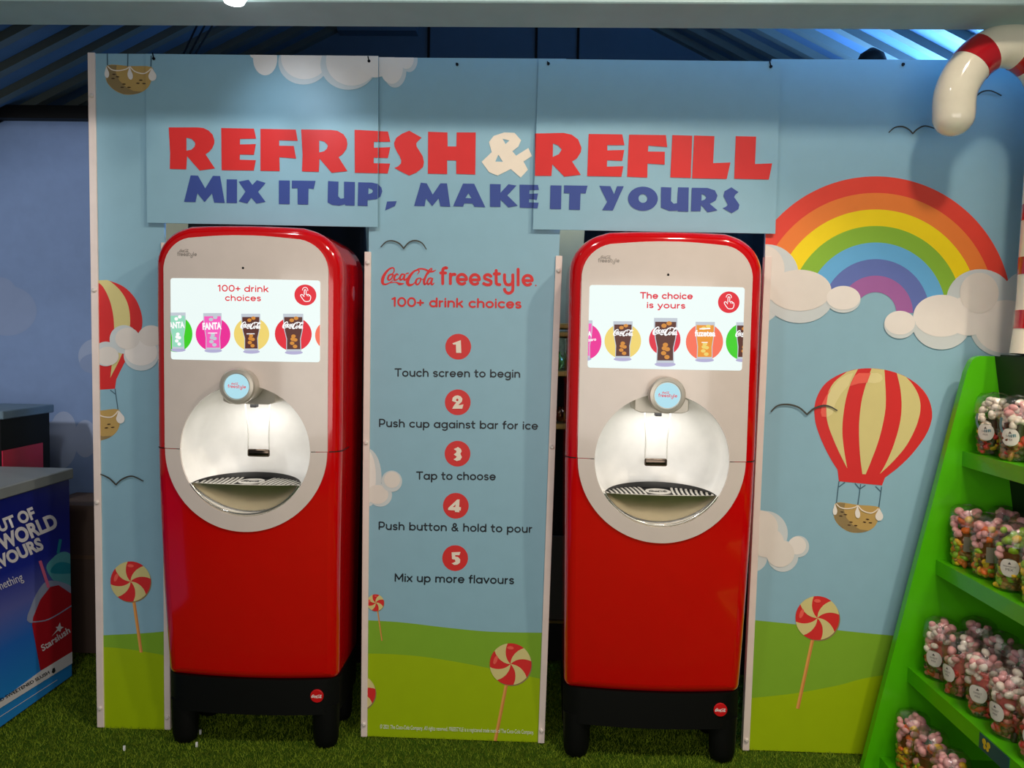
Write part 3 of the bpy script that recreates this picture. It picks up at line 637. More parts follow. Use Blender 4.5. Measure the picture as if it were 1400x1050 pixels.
# ------------------------------------------------------------------ drink dispensers
CZ, RR, RO = 1.243, .258, .3225
def Fy(x, z):
    y = -.208+.034*(x/.37)**2
    if z < 1.24: y += .055*((1.24-z)/.94)**2
    return y
def outline(inset=0.0):
    pts = []; ZB, ZT, rc = .295, 2.115, .15
    hw = lambda z: .370 if z > 1.24 else .370-.017*((1.24-z)/.94)
    for i in range(13): pts.append((-hw(ZB)+.03+(2*hw(ZB)-.06)*i/12, ZB))
    for i in range(1, 6): a = -PI/2+PI/2*i/6; pts.append((hw(ZB)-.03+.03*math.cos(a), ZB+.03+.03*math.sin(a)))
    for i in range(25): z = ZB+.03+(ZT-rc-ZB-.03)*i/24; pts.append((hw(z), z))
    for i in range(1, 12): a = PI/2*i/12; pts.append((.37-rc+rc*math.cos(a), ZT-rc+rc*math.sin(a)-.010*math.cos(a)**.5*math.sin(a)))
    top = [(.37-rc-(2*(.37-rc))*i/14, ZT+.004*(1-((.37-rc-(2*(.37-rc))*i/14)/.22)**2)) for i in range(15)]
    pts += top
    pts += [(-x, z) for x, z in pts[13:13+5+25+11][::-1]]
    if inset:
        out = []; n = len(pts)
        for i in range(n):
            a, b = Vector(pts[i-1]), Vector(pts[(i+1) % n]); t = (b-a).normalized(); out.append((pts[i][0]-t.y*inset, pts[i][1]+t.x*inset))
        return out
    return pts
def region(name, m, parent, outer, holes=(), off=0.0, thick=0.004, cuts=True):
    """curved sheet on the front of the dispenser, outline in (x, z)"""
    bm = bmesh.new(); loops = [[Vector((x, z, 0)) for x, z in l] for l in [outer]+list(holes)]
    flat = [bm.verts.new((v.x, 0, v.y)) for l in loops for v in l]
    for t in tessellate_polygon(loops):
        try: bm.faces.new([flat[i] for i in t])
        except ValueError: pass
    if cuts:
        for ax, n0, n1, st in ((0, -36, 37, 4), (2, 28, 214, 6)):
            for i in range(n0, n1, st):
                co = [0, 0, 0]; no = [0, 0, 0]; co[ax] = i/100; no[ax] = 1
                bmesh.ops.bisect_plane(bm, geom=bm.verts[:]+bm.edges[:]+bm.faces[:], plane_co=co, plane_no=no)
    bmesh.ops.recalc_face_normals(bm, faces=bm.faces)
    for v in bm.verts: v.co.y = Fy(v.co.x, v.co.z)-off
    if thick:
        be = [e for e in bm.edges if e.is_boundary]
        r = bmesh.ops.extrude_edge_only(bm, edges=be)
        for g in r['geom']:
            if isinstance(g, bmesh.types.BMVert): g.co.y += thick
    # front faces towards -y
    bm.normal_update()
    for f in bm.faces:
        if abs(f.normal.y) > .5 and f.normal.y > 0: f.normal_flip()
    return fin(bm, name, m, parent, smooth=35) if thick else fin(bm, name, m, parent, smooth='raw')
def circ(r, a0=0, a1=2*PI, n=64, cz=CZ, cx=0): return ell(cx, cz, r, r, n, 0, a0, a1)

SCR_BG = mat('lit screen background', (236, 249, 246), emit=1.0, vary=.004)
def em(name, c, e=.95): return mat('lit screen '+name, c, emit=e, vary=.01)
E_RED, E_MAG, E_YEL, E_GRN, E_COR, E_PINKR = em('red', (228, 16, 44)), em('magenta', (238, 32, 150)), em('yellow', (242, 214, 110)), em('green', (56, 208, 22)), em('coral', (250, 112, 84)), em('rose', (226, 30, 60))
E_COLA, E_COLAL, E_GLASS, E_WHITE, E_TEA, E_MINT, E_MAGL, E_BASE = em('cola', (84, 34, 26)), em('amber', (214, 138, 44)), em('glass', (196, 204, 214)), em('white', (252, 252, 252), 1), em('tea', (238, 150, 36)), em('mint', (150, 222, 190)), em('pink', (250, 92, 190)), em('shadow', (180, 176, 214))

def dispenser(label, cx, screen):
    t = thing('drink_dispenser', label, 'drinks dispenser', (cx, 0, 0))
    # red cabinet shell
    bm = bmesh.new(); rings = []; r = .042
    for k in range(8):
        a = PI/2*k/7; o = outline(r*(1-math.sin(a))); rings.append([bm.verts.new((x, Fy(x, z)+.004+r*(1-math.cos(a)), z)) for x, z in o])
    for yb in (-.02, .1, .2): rings.append([bm.verts.new((x, yb, z)) for x, z in outline()])
    rings.append([bm.verts.new((x, .215, z)) for x, z in outline(.015)])
    n = len(rings[0])
    for A, B in zip(rings, rings[1:]):
        for i in range(n): bm.faces.new((A[i], A[(i+1) % n], B[(i+1) % n], B[i]))
    bm.faces.new(rings[-1])
    shell = fin(bm, 'cabinet_shell', RED, t, smooth=50)
    ou = outline(.042)
    region('lower_door', RED, t, ou, [circ(RR+.02)], off=-.0045, thick=.003)
    # cream face: upper panel and lower ring
    up = [(-RR, CZ+.0015)]+[(x, z) for x, z in circ(RR, PI, 0, 40)][1:-1]+[(RR, CZ+.0015), (.324, CZ+.0015)]
    rc = .125
    up += [(.324, 2.075-rc)]+[(.324-rc+rc*math.cos(PI/2*i/10), 2.068-rc+rc*math.sin(PI/2*i/10)) for i in range(1, 11)]
    up += [(.19*(1-i/5), 2.068+.010*(1-(1-i/5)**2)) for i in range(1, 5)]
    up += [(-x, z) for x, z in up[::-1] if x > .0 and z > 1.6]+[(-.324, CZ+.0015)]
    face = region('face_panel', FACE, t, up, off=.002, thick=.008)
    lo = [(-.3225, CZ-.0015)]+[(RO*math.cos(a), CZ-.0015+RO*.99*math.sin(a)) for a in [PI+PI*i/60 for i in range(1, 60)]]+[(.3225, CZ-.0015), (RR, CZ-.0015)]+[(RR*math.cos(a), CZ-.0015+RR*math.sin(a)) for a in [2*PI-PI*i/50 for i in range(1, 50)]]+[(-RR, CZ-.0015)]
    region('well_surround', FACE, t, lo, off=.002, thick=.008)
    for s in (-1, 1):
        bm = bmesh.new(); pts = [(s*(.326+.044*i/10), i) for i in range(11)]
        prev = None
        for i in range(9):
            a = PI/2*min(i, 7)/7; x = s*(.370-.042*(1-math.sin(a))+.0008); y = Fy(x, CZ)+.004+.042*(1-math.cos(a))-.0008
            if i == 8: y = -.02
            q = (bm.verts.new((x, y, CZ-.0022)), bm.verts.new((x, y, CZ+.0022)))
            if prev: bm.faces.new((prev[0], q[0], q[1], prev[1]))
            prev = q
        fin(bm, 'door_seam', SEAM, t)
    # lock badge and service hatch on the flank
    bm = bmesh.new(); lathe(bm, [(.03, .3695), (.03, .3725), (.022, .374)], 20, 'X', (0, .03, 1.875), sx=.5); fin(bm, 'side_badge', mat('dull red badge', (150, 60, 62), rough=.3), t, smooth=40)
    boxo('rear_unit', BLACK, t, -.335, .335, .217, .60, .30, 2.03, .02)
    # black base with four legs
    bm = bmesh.new()
    a = []
    for k in range(-10, 11): x = .353*k/10; a.append((x, Fy(x, .30)+.006+(.03 if abs(k) == 10 else .004 if abs(k) == 9 else 0)))
    a += [(.353, .2), (-.353, .2)]
    prism(bm, [(x, y, .155) for x, y in a], (0, 0, .147))
    base = fin(bm, 'base_frame', BLACK, t, smooth=40)
    for sx in (-1, 1):
        for yy in (-.080, .145):
            bm = bmesh.new()
            lathe(bm, [(.028, .0), (.045, .012), (.052, .04), (.055, .10), (.058, .19)], 20, 'Z', (sx*.296, yy, 0), sx=1.0, sy=.75 if yy < 0 else .7)
            fin(bm, 'leg', BLACK, t, smooth=50)
    # round badge on the base
    yb = Fy(.272, .30)+.0015
    bm = bmesh.new(); lathe(bm, [(.027, yb+.004), (.027, yb-.001), (.0255, yb-.002)], 32, 'Y', (.272, 0, .236))
    bd = fin(bm, 'round_badge', mat('red badge', (204, 16, 24), rough=.3), base, smooth=30)
    P = Print(lambda x, y, L: Vector((.272+x, yb-.0022-.0002*L, .236-y))); script_logo(P, -.021, 0, .042, P_WHITE, 1, bw=1.3); P.build('badge_logo', base)
    # dispensing well
    bm = bmesh.new(); rings = []
    for rr, yy in ((RR+.002, None), (RR, .035), (RR, .12), (RR*.97, .16), (RR*.88, .185), (RR*.5, .20), (.01, .203)):
        rings.append([bm.verts.new((rr*math.cos(2*PI*i/64), (Fy(rr*math.cos(2*PI*i/64), CZ+rr*math.sin(2*PI*i/64))+.002) if yy is None else -.18+yy, CZ+rr*math.sin(2*PI*i/64))) for i in range(64)])
    for A, B in zip(rings, rings[1:]):
        for i in range(64): bm.faces.new((A[i], A[(i+1) % 64], B[(i+1) % 64], B[i]))
    bm.faces.new(rings[-1])
    well = fin(bm, 'dispensing_well', WELL, t, smooth=60)
    # steel splash bowl and thin steel edge under the tray
    zc = 1.108; hc = math.sqrt(RR**2-(CZ-zc)**2)-.004
    bm = bmesh.new(); top = []; a0 = math.asin((zc-CZ)/RR)
    arc = [PI-a0+(PI+2*a0)*i/40 for i in range(41)]
    vs_ = []
    for ring, (f, yo) in enumerate(((1.0, .016), (.96, .012), (.80, .008), (.45, .004), (0.0, .003))):
        row = []
        for ang in arc:
            x, z = (RR-.006)*math.cos(ang), CZ+(RR-.006)*math.sin(ang); xm, zm = x*f, zc+(z-zc)*f; row.append(bm.verts.new((xm, Fy(0, zm)+yo+.045*(zc-zm)/.1, zm)))
        vs_.append(row)
    for A, B in zip(vs_, vs_[1:]):
        for i in range(40): bm.faces.new((A[i], A[i+1], B[i+1], B[i]))
    bmesh.ops.remove_doubles(bm, verts=bm.verts, dist=1e-5)
    fin(bm, 'splash_bowl', STEEL, t, smooth=60)
    bm = bmesh.new(); tube(bm, [((RR-.005)*math.cos(g), Fy(0, CZ+RR*math.sin(g))+.010, CZ+(RR-.005)*math.sin(g)) for g in arc], .004, 8); fin(bm, 'well_rim', CHROME, t, smooth=60)
    # drip tray
    half = lambda u: hc*math.sqrt(max(0, 1-u*u))
    bm = bmesh.new(); y0, dp = Fy(0, zc)+.010, .175
    rim = [(-hc+2*hc*i/24, Fy(-hc+2*hc*i/24, zc)+.012) for i in range(25)]+[(hc*math.cos(PI*i/24), y0+dp*math.sin(PI*i/24)) for i in range(1, 24)]
    prism(bm, [(x, y, zc-.008) for x, y in rim], (0, 0, .006)); tray = fin(bm, 'drip_tray', BLACK, t)
    bm = bmesh.new()
    for s in range(40):
        g0, g1 = PI*s/40, PI*(s+1)/40
        q = [bm.verts.new((hc*math.cos(g), y0+dp*math.sin(g)+.0, zz)) for g, zz in ((g0, zc-.004), (g1, zc-.004), (g1, zc+.021*math.sin(g1)), (g0, zc+.021*math.sin(g0)))]
        bm.faces.new(q)
    bmesh.ops.remove_doubles(bm, verts=bm.verts, dist=1e-6); fin(bm, 'splash_lip', mat('dark grey plastic', (52, 52, 52), rough=.3), tray, smooth=60)
    bm = bmesh.new(); k = -11
    while k <= 11:
        x = k*.0182; d = dp*math.sqrt(max(0, 1-(x/hc)**2)); c = 1.5*x/hc
        if d > .02 and abs(k) > 2:
            for f0, f1 in ((.06, .35), (.35, .65), (.65, .93)):
                xa, xb = x+.014*math.copysign(f0**2, k), x+.014*math.copysign(f1**2, k)
                prism(bm, [(xa-.0045, y0+d*f0, zc-.002), (xa+.0045, y0+d*f0, zc-.002), (xb+.0045, y0+d*f1, zc-.002), (xb-.0045, y0+d*f1, zc-.002)], (0, 0, .003))
        k += 1
    lathe(bm, [(.05, zc-.002), (.05, zc+.0015)], 28, 'Z', (0, y0+dp*.42, 0), sy=1.15)
    for i in range(24):
        xa = -hc+2*hc*i/24; xb = xa+2*hc/24; prism(bm, [(xa, Fy(xa, zc)+.006, zc-.006), (xb, Fy(xb, zc)+.006, zc-.006), (xb, Fy(xb, zc)+.014, zc-.006), (xa, Fy(xa, zc)+.014, zc-.006)], (0, 0, .007))
    fin(bm, 'drip_grille', mat('pale grille metal', (206, 202, 194), rough=.3, metal=.3), tray)
    P = Print(lambda x, y, L: Vector((x, y0+dp*.42-y*1.6, zc+.0018+.0003*L))); script_logo(P, -.036, 0, .072, BLACK, 1, bw=1.4); P.build('grille_logo', tray)
    # nozzle hood, head and ice lever
    bm = bmesh.new(); zt = lambda x: CZ+math.sqrt((RR-.003)**2-x*x)
    xs = [-.105+.21*i/12 for i in range(13)]
    o = [(x, zt(x)) for x in xs]+[(.105, 1.432), (.08, 1.422), (-.08, 1.422), (-.105, 1.432)]
    prism(bm, [(x, -.150, z) for x, z in o], (0, .14, 0)); bevel(bm, .003, 1); fin(bm, 'nozzle_hood', SATIN, t, smooth=40)
    bm = bmesh.new(); lathe(bm, [(.058, -.13), (.062, -.20), (.066, -.235), (.069, -.255), (.069, -.268), (.064, -.275), (.052, -.277), (.050, -.274)], 48, 'Y', (0, 0, 1.500)); head = fin(bm, 'nozzle_head', SATIN, t, smooth=30)
    bm = bmesh.new(); lathe(bm, [(.0475, -.272), (.0475, -.2755)], 40, 'Y', (0, 0, 1.500)); fin(bm, 'head_display', mat('lit pale blue display', (176, 226, 240), emit=.95, vary=.01), head)
    P = Print(lambda x, y, L: Vector((x, -.2757-.0002*L, 1.500-y))); round_word(P, -.033, .006, .036, .007, E_RED, 1, .9); script_logo(P, -.02, -.0105, .026, E_RED, 1, bw=1.2); P.build('display_logo', head)
    boxo('spout', BLACK, t, -.016, .010, -.10, -.07, 1.404, 1.424, .003)
    bm = bmesh.new()
    for s in (-1, 1): tube(bm, cr([(s*.052, -.055, 1.428), (s*.048, -.052, 1.37), (s*.043, -.046, 1.30), (s*.044, -.044, 1.225)]), .0028, 8)
    fin(bm, 'ice_lever', mat('bright lever wire', (232, 228, 222), rough=.25, metal=.3), t, smooth=60)
    bm = bmesh.new(); box(bm, -.046, .046, -.052, -.036, 1.196, 1.228); bevel(bm, .0075, 3); fin(bm, 'lever_bar', DCHROME, t, smooth=40)
    # front dot sensor and small logo
    bm = bmesh.new(); lathe(bm, [(.0045, Fy(0, 1.953)+.001), (.0045, Fy(0, 1.953)-.0028)], 14, 'Y', (0, 0, 1.953)); fin(bm, 'camera_dot', BLACK, t)
    mp = lambda x, y, L: Vector((x, Fy(x, -y)-.0022-.0003*L, -y))
    GREY = mat('printed grey logo', (158, 148, 140), rough=.4)
    P = Print(mp); round_word(P, -.264, -1.997, -.184, -1.997, GREY, 1, 1.0); script_logo(P, -.255, -2.017, .038, GREY, 1, bw=1.2); P.build('face_logo', face)
    # screen
    rr = .010; sx, z0, z1 = .294, 1.595, 1.911
    so = []
    for px_, pz, b in ((sx-rr, z1-rr, 0), (-sx+rr, z1-rr, PI/2), (-sx+rr, z0+rr, PI), (sx-rr, z0+rr, 1.5*PI)): so += [(px_+rr*math.cos(b+PI/2*i/5), pz+rr*math.sin(b+PI/2*i/5)) for i in range(6)]
    scr = region('screen', SCR_BG, t, so, off=.0028, thick=.0015)
    clip = (((-sx, 0, 0), (-1, 0, 0)), ((sx, 0, 0), (1, 0, 0)))
    screen(scr, clip)
    # strip lamp inside the well
    ll = light('well_lamp', 'AREA', (cx, -.10, 1.418), .66, (1, .97, .92), (cx, -.07, 1.15), shape='RECTANGLE', size=.17, size_y=.08)
    ll.parent = None
    return t
def smap(tl, tr, bl_, brr):
    """crop coordinates -> dispenser (x, -z) on the screen"""
    def f(p):
        u, v = .5, .5
        for _ in range(6):
            X = (1-v)*((1-u)*tl[0]+u*tr[0])+v*((1-u)*bl_[0]+u*brr[0]); Y = (1-v)*((1-u)*tl[1]+u*tr[1])+v*((1-u)*bl_[1]+u*brr[1])
            u += (p[0]-X)/(tr[0]-tl[0]); v += (p[1]-Y)/(bl_[1]-tl[1])
        return (-.294+.588*u, -1.911+.316*v)
    return f
def scr_print(scr, clip, name, draw):
    P = Print(lambda x, y, L: Vector((x, Fy(x, -y)-.0030-.0003*L, -y)), .012); draw(P); P.build(name, scr, clip)
def pointing_hand(P, c, k, m):
    Z = lambda pts: [(c[0]+x*k, c[1]+y*k) for x, y in pts]
    P.stroke(Z([(-6, 6), (-6, -22), (-1, -28), (5, -22), (5, 0), (12, 2), (18, 0), (26, 6), (32, 12), (32, 26), (24, 42), (0, 44), (-12, 34), (-28, 10), (-22, 2), (-14, 6), (-6, 16)]), 4.6*k, m, 3, n=3)
    P.stroke(Z([(12, 2), (12, 12)]), 4*k, m, 3, smooth=False); P.stroke(Z([(22, 6), (22, 14)]), 4*k, m, 3, smooth=False)
    P.stroke(Z(ell(-1, -26, 16, 16, 16, 0, PI*.95, PI*2.1)), 4*k, m, 3)
def glass(f, c, top, bot, wt, wb, liquid, light_=None):
    def d(P):
        g = lambda pts: [f(p) for p in pts]; h = bot-top; w2 = wt*.5
        side = [(w2, 0), (w2*1.0, .18), (w2*.92, .40), (wb*.5, .62), (wb*.52, .92)]
        sh = [(c+x, top+h*v) for x, v in side]+[(c-x, top+h*v) for x, v in side[::-1]]
        P.poly(g(sh), E_GLASS, 3)
        P.poly(g(ell(c, bot-h*.05, wb*.62, h*.05, 20)), E_BASE, 2)
        P.poly(g([(c+x*.9, top+h*(.08+v*.86)) for x, v in side]+[(c-x*.9, top+h*(.08+v*.86)) for x, v in side[::-1]]), liquid, 4)
        if light_:
            for dx, v in ((-.1, .16), (.2, .11), (.0, .55), (.12, .64), (-.1, .72), (.1, .80), (-.06, .62)): P.poly(g(ell(c+wb*dx, top+h*v, wb*.16, h*.045, 10)), light_, 5)
    return d
def left_screen(scr, clip):
    f = smap((168, 420), (1107, 437), (158, 940), (1098, 963)); k = .588/939
    g = lambda pts: [f(p) for p in pts]
    scr_print(scr, clip, 'screen_lettering', lambda P: (stext(P, '100+ drink', f((478, 508)), f((795, 514)), 42*k, E_RED, 2), stext(P, 'choices', f((522, 568)), f((748, 571)), 40*k, E_RED, 2)))
    def icon(P): P.poly(g(ell(1017, 530, 66, 67)), E_RED, 1); pointing_hand(P, f((1017, 525)), k, E_WHITE)
    scr_print(scr, clip, 'touch_icon', icon)
    for c, m in (((195, 775, 112, 118), E_GRN), ((440, 780, 112, 108), E_MAG), ((684, 780, 110, 108), E_YEL), ((940, 780, 112, 110), E_RED), ((1150, 790, 78, 90), E_COR)):
        scr_print(scr, clip, 'drink_circle', lambda P: P.poly(g(ell(*c)), m, 1))
    for c, top, bot, wt, wb, liq, li in ((210, 640, 892, 110, 80, E_MINT, E_WHITE), (440, 645, 898, 118, 92, E_MAGL, E_GLASS), (682, 650, 905, 118, 84, E_COLA, E_COLAL), (942, 650, 912, 122, 88, E_COLA, E_COLAL)):
        scr_print(scr, clip, 'drink_glass', glass(f, c, top, bot, wt, wb, liq, li))
    words = lambda d: scr_print(scr, clip, 'drink_brand', d)
    words(lambda P: (P.text('FANTA', f((376, 752)), f((498, 748)), 44*k, E_WHITE, 7, bold=.05), P.stroke([f((410, 772)), f((470, 772))], 5*k, E_WHITE, 7, smooth=False)))
    words(lambda P: P.text('FANTA', f((138, 744)), f((258, 738)), 40*k, E_WHITE, 7, bold=.05))
    words(lambda P: (script_logo(P, *f((621, 722)), 124*k, E_WHITE, 7, bw=1.7), P.stroke([f((655, 778)), f((705, 778))], 5*k, E_WHITE, 7, smooth=False)))
    words(lambda P: script_logo(P, *f((880, 722)), 124*k, E_WHITE, 7, bw=1.7))
def right_screen(scr, clip):
    f = smap((207, 427), (1195, 432), (198, 950), (1187, 967)); k = .588/988
    g = lambda pts: [f(p) for p in pts]
    scr_print(scr, clip, 'screen_lettering', lambda P: (stext(P, 'The choice', f((526, 512)), f((860, 513)), 42*k, E_PINKR, 2, .2), stext(P, 'is yours', f((568, 571)), f((814, 573)), 40*k, E_PINKR, 2, .2)))
    def icon(P): P.poly(g(ell(1092, 528, 70, 69)), E_RED, 1); pointing_hand(P, f((1092, 523)), k*1.05, E_WHITE)
    scr_print(scr, clip, 'touch_icon', icon)
    for c, m in (((190, 785, 95, 112), E_MAG), ((420, 780, 116, 112), E_YEL), ((686, 770, 100, 100), E_PINKR), ((940, 782, 120, 118), E_COR), ((1190, 780, 112, 118), E_GRN)):
        scr_print(scr, clip, 'drink_circle', lambda P: P.poly(g(ell(*c)), m, 1))
    for c, top, bot, wt, wb, liq, li in ((172, 650, 908, 110, 80, E_MAGL, E_GLASS), (420, 655, 908, 122, 92, E_COLA, E_COLAL), (690, 632, 942, 148, 108, E_COLA, E_COLAL), (942, 655, 912, 124, 98, E_TEA, E_YEL), (1205, 655, 912, 124, 98, E_COLA, E_COLAL)):
        scr_print(scr, clip, 'drink_glass', glass(f, c, top, bot, wt, wb, liq, li))
    words = lambda d: scr_print(scr, clip, 'drink_brand', d)
    for x, y, wd in ((362, 726, 124), (612, 714, 156), (1142, 728, 124)): words(lambda P: script_logo(P, *f((x, y)), wd*k, E_WHITE, 7, bw=1.6))
    words(lambda P: (P.text('fuzetea', f((876, 748)), f((1008, 748)), 40*k, E_WHITE, 7, bold=.04), P.stroke([f((905, 700)), f((975, 697))], 8*k, E_WHITE, 7, smooth=False), P.stroke([f((920, 786)), f((960, 786))], 5*k, E_WHITE, 7, smooth=False)))
    words(lambda P: (P.text('A', f((196, 752)), f((222, 752)), 34*k, E_WHITE, 7, bold=.05), P.text('zero', f((200, 784)), f((252, 778)), 20*k, E_WHITE, 7, bold=.03)))
dispenser('tall red drinks dispenser left of the step list, screen saying 100+ drink choices', -1.14, left_screen)
dispenser('tall red drinks dispenser right of the step list, screen saying The choice is yours', .487, right_screen)

# ------------------------------------------------------------------ behind the gaps
CLOTH = mat('black cloth', (10, 10, 12), rough=.9)
def curtain(label, x0, x1, z1, notch):
    bm = bmesh.new(); n = 40; row = []
    for i in range(n+1):
        x = x0+(x1-x0)*i/n; y = .70+.012*math.sin(i*1.3); zt = z1 if (i/n > notch[0] and i/n < notch[1]) else 2.12
        row.append((bm.verts.new((x, y, .02)), bm.verts.new((x, y, zt)), bm.verts.new((x, y+.01, zt)), bm.verts.new((x, y+.01, .02))))
    for a, b in zip(row, row[1:]):
        for q in range(4): bm.faces.new((a[q], b[q], b[(q+1) % 4], a[(q+1) % 4]))
    bm.faces.new(row[0]); bm.faces.new(row[-1][::-1])
    tag(fin(bm, 'black_curtain', CLOTH, smooth=60), label, 'curtain')
curtain('black cloth hanging behind the left drinks dispenser', -1.78, -.52, 2.75, (0, .72)); curtain('black cloth hanging behind the right drinks dispenser', .215, 1.3, 2.75, (0, 1))
GOLD = mat('gilt moulding', (196, 160, 92), rough=.3, metal=.7); DARKW = mat('dark cabinet wood', (26, 22, 18), rough=.6)
MIRR = mat('antique mirror', (120, 150, 140), rough=.25, metal=.8, vary=.5, scale=40)
cb = thing('display_cabinet', 'gilt-edged dark cabinet seen in the gap left of the right dispenser', 'cabinet', (.10, .90, 0))
yz = lambda py: at(765, py, .80).z
boxo('carcass', DARKW, cb, -.30, .115, .08, .18, .02, yz(455)); boxo('plinth', DARKW, cb, -.30, .115, -.10, .08, .02, .22)
for a, b in ((450, 442), (461, 453), (515, 506), (587, 578)):
    bm = bmesh.new(); box(bm, -.30, .115, -.12, .08, yz(a), yz(b)); bevel(bm, .006); fin(bm, 'gilt_shelf', GOLD, cb)
boxo('mirror', MIRR, cb, -.30, .115, .05, .079, yz(505), yz(462))
boxo('lower_panel', mat('grey panel', (96, 92, 84), rough=.5), cb, -.30, .115, -.10, -.08, .24, .68)
boxo('kick_strip', GOLD, cb, -.30, .115, -.11, -.09, .222, .235)
GL = [mat('gilt glass ornament', (210, 160, 70), rough=.15, metal=.8), mat('green glass ornament', (120, 150, 60), rough=.1), mat('copper ornament', (190, 110, 70), rough=.2, metal=.8)]
for px, py, r, m, lb, zb in ((757, 577, .024, 0, 'small gilt ornament on the middle cabinet shelf in the gap, left one', 578), (766, 577, .03, 2, 'small copper ornament on the middle cabinet shelf in the gap, right one', 578), (762, 505, .035, 1, 'green glass jar on the upper gilt shelf in the gap', 506)):
    p = at(px, zb, .86); bm = bmesh.new(); lathe(bm, [(r*.5, .001), (r, r*.8), (r*.9, r*1.6), (r*.4, r*2.2), (r*.5, r*2.6)], 16); tag(fin(bm, 'ornament', GL[m], smooth=50, loc=(p.x, .86, yz(zb)+.001)), lb, 'ornament')

# ------------------------------------------------------------------ overhead fittings
sp = thing('ceiling_spotlight', 'white glowing spotlight at the top edge on the beam above the left sign', 'lamp', (-1.045, -.53, 2.803))
bm = bmesh.new(); lathe(bm, [(.012, .0), (.032, .008), (.044, .030), (.046, .06), (.04, .075)], 24); fin(bm, 'lamp_bulb', mat('lit lamp glass', (255, 255, 255), emit=6, vary=.01), sp, smooth=60)
bm = bmesh.new(); lathe(bm, [(.050, .06), (.052, .16), (.02, .18)], 24); fin(bm, 'lamp_housing', mat('grey lamp housing', (120, 130, 134), rough=.4), sp, smooth=50)
boxo('lamp_arm', mat('grey lamp housing', (0, 0, 0)), sp, -.015, .015, .02, .0845, .12, .15)
bl2 = thing('black_lamp', 'black rounded lamp head poking above the right board', 'lamp', (1.42, .30, 2.84))
bm = bmesh.new(); lathe(bm, [(.03, .0), (.062, .03), (.066, .08), (.05, .12), (.012, .145)], 20, sx=1, sy=.8); fin(bm, 'lamp_head', BLACK, bl2, smooth=60)
boxo('lamp_stem', BLACK, bl2, -.012, .012, -.012, .012, -2.84, .01)
for k, (x, lb) in enumerate(((-1.62, 'leftmost of three thin black cables against the dark roof'), (-1.58, 'middle of three thin black cables against the dark roof'), (-1.53, 'rightmost of three thin black cables against the dark roof'))):
    a = at(250+8*k, 76, .6); b = at(265+10*k, 44, .9); bm = bmesh.new(); tube(bm, [a, (a+b)/2, b+(b-a)*2.2], .005, 8); tag(fin(bm, 'hanging_cable', BLACK), lb, 'cable', 'cables under the roof')

# ------------------------------------------------------------------ candy cane
CW = mat('glossy cream enamel', (252, 243, 222), rough=.1, coat=.5); CRD = mat('glossy red enamel', (190, 22, 34), rough=.1, coat=.5)
def cane():
    Yc = -.25; t = [(1304, 158), (1306, 128), (1319, 100), (1340, 77), (1366, 64), (1395, 66), (1421, 84), (1436, 112), (1440, 150), (1434, 250), (1428, 340), (1422, 430)]
    pts = [at(x, y, Yc) for x, y in t]; pts.append(Vector((pts[-1].x-.014, Yc, 1.674)))
    root = thing('candy_cane', 'giant red and white striped candy cane hooking in at top right', 'decoration', (pts[-1].x, Yc, 1.674))
    P3 = cr([p-root.location for p in pts], n=16)
    rad = .070; arc = [0]
    for a, b in zip(P3, P3[1:]): arc.append(arc[-1]+(b-a).length)
    bm = bmesh.new()
    # rounded tip
    d = (P3[0]-P3[1]).normalized(); cap = [P3[0]+d*rad*1.05*math.sin(PI/2*i/6) for i in range(6, 0, -1)]; cr_ = [rad*math.cos(PI/2*i/6)+.0005 for i in range(6, 0, -1)]
    tube(bm, cap+P3, cr_+[rad*min(1.12, 1+s*.25) for s in arc], 32)
    fin(bm, 'cane_body', CW, root, smooth=60)
    s = .185
    while s < arc[-1]:
        seg = [(p, q) for p, q in zip(P3, arc) if s <= q <= s+.075]
        if len(seg) > 1:
            bm = bmesh.new()
            # slanted band
            pts_ = [P3i for P3i, _ in seg]; rr = [rad*min(1.12, 1+q*.25)+.0015 for _, q in seg]
            tube(bm, pts_, rr, 32); fin(bm, 'red_stripe', CRD, root, smooth=60)
        s += .20
cane()

# ------------------------------------------------------------------ green shop shelf with sweet cups
XF = lambda z: 1.665-.2*(z-1.30) if z > .0 else 1.9
XB = lambda z: 1.765+.17*(1.667-z)
gs = thing('shop_shelf', 'lime green sloping shop shelf at the right edge filled with sweet cups', 'shelf', (1.7, -.12, 0))
def gp(x, y, z): return (x-1.7, y+.12, z)
bm = bmesh.new(); op = [(1.335, 0.0), (1.662, 1.605)]
op += [(1.672+.045*(1-math.cos(PI/2*i/6)), 1.622+.046*math.sin(PI/2*i/6)) for i in range(1, 7)]+[(XB(1.668), 1.668), (XB(0), 0)]
prism(bm, [gp(x, -.12, z) for x, z in op], (0, .03, 0)); fin(bm, 'end_panel', GREEN, gs)
bm = bmesh.new(); prism(bm, [gp(XB(0)-.0, -.12, 0), gp(XB(1.668), -.12, 1.668), gp(XB(1.668)+.02, -.12, 1.668), gp(XB(0)+.02, -.12, 0)], (0, -1.35, 0)); fin(bm, 'back_panel', GREEN_SHADE, gs)  # back panel coloured near black because it stands in shade
boxo('top_board', GREEN_SHADE, gs, XB(1.668)-1.7+.021, XB(1.668)-1.7+.24, -1.35, -.001, 1.640, 1.6735)
SH = [(1.296, 1.662), (.865, 1.582), (.43, 1.493), (.06, 1.40)]
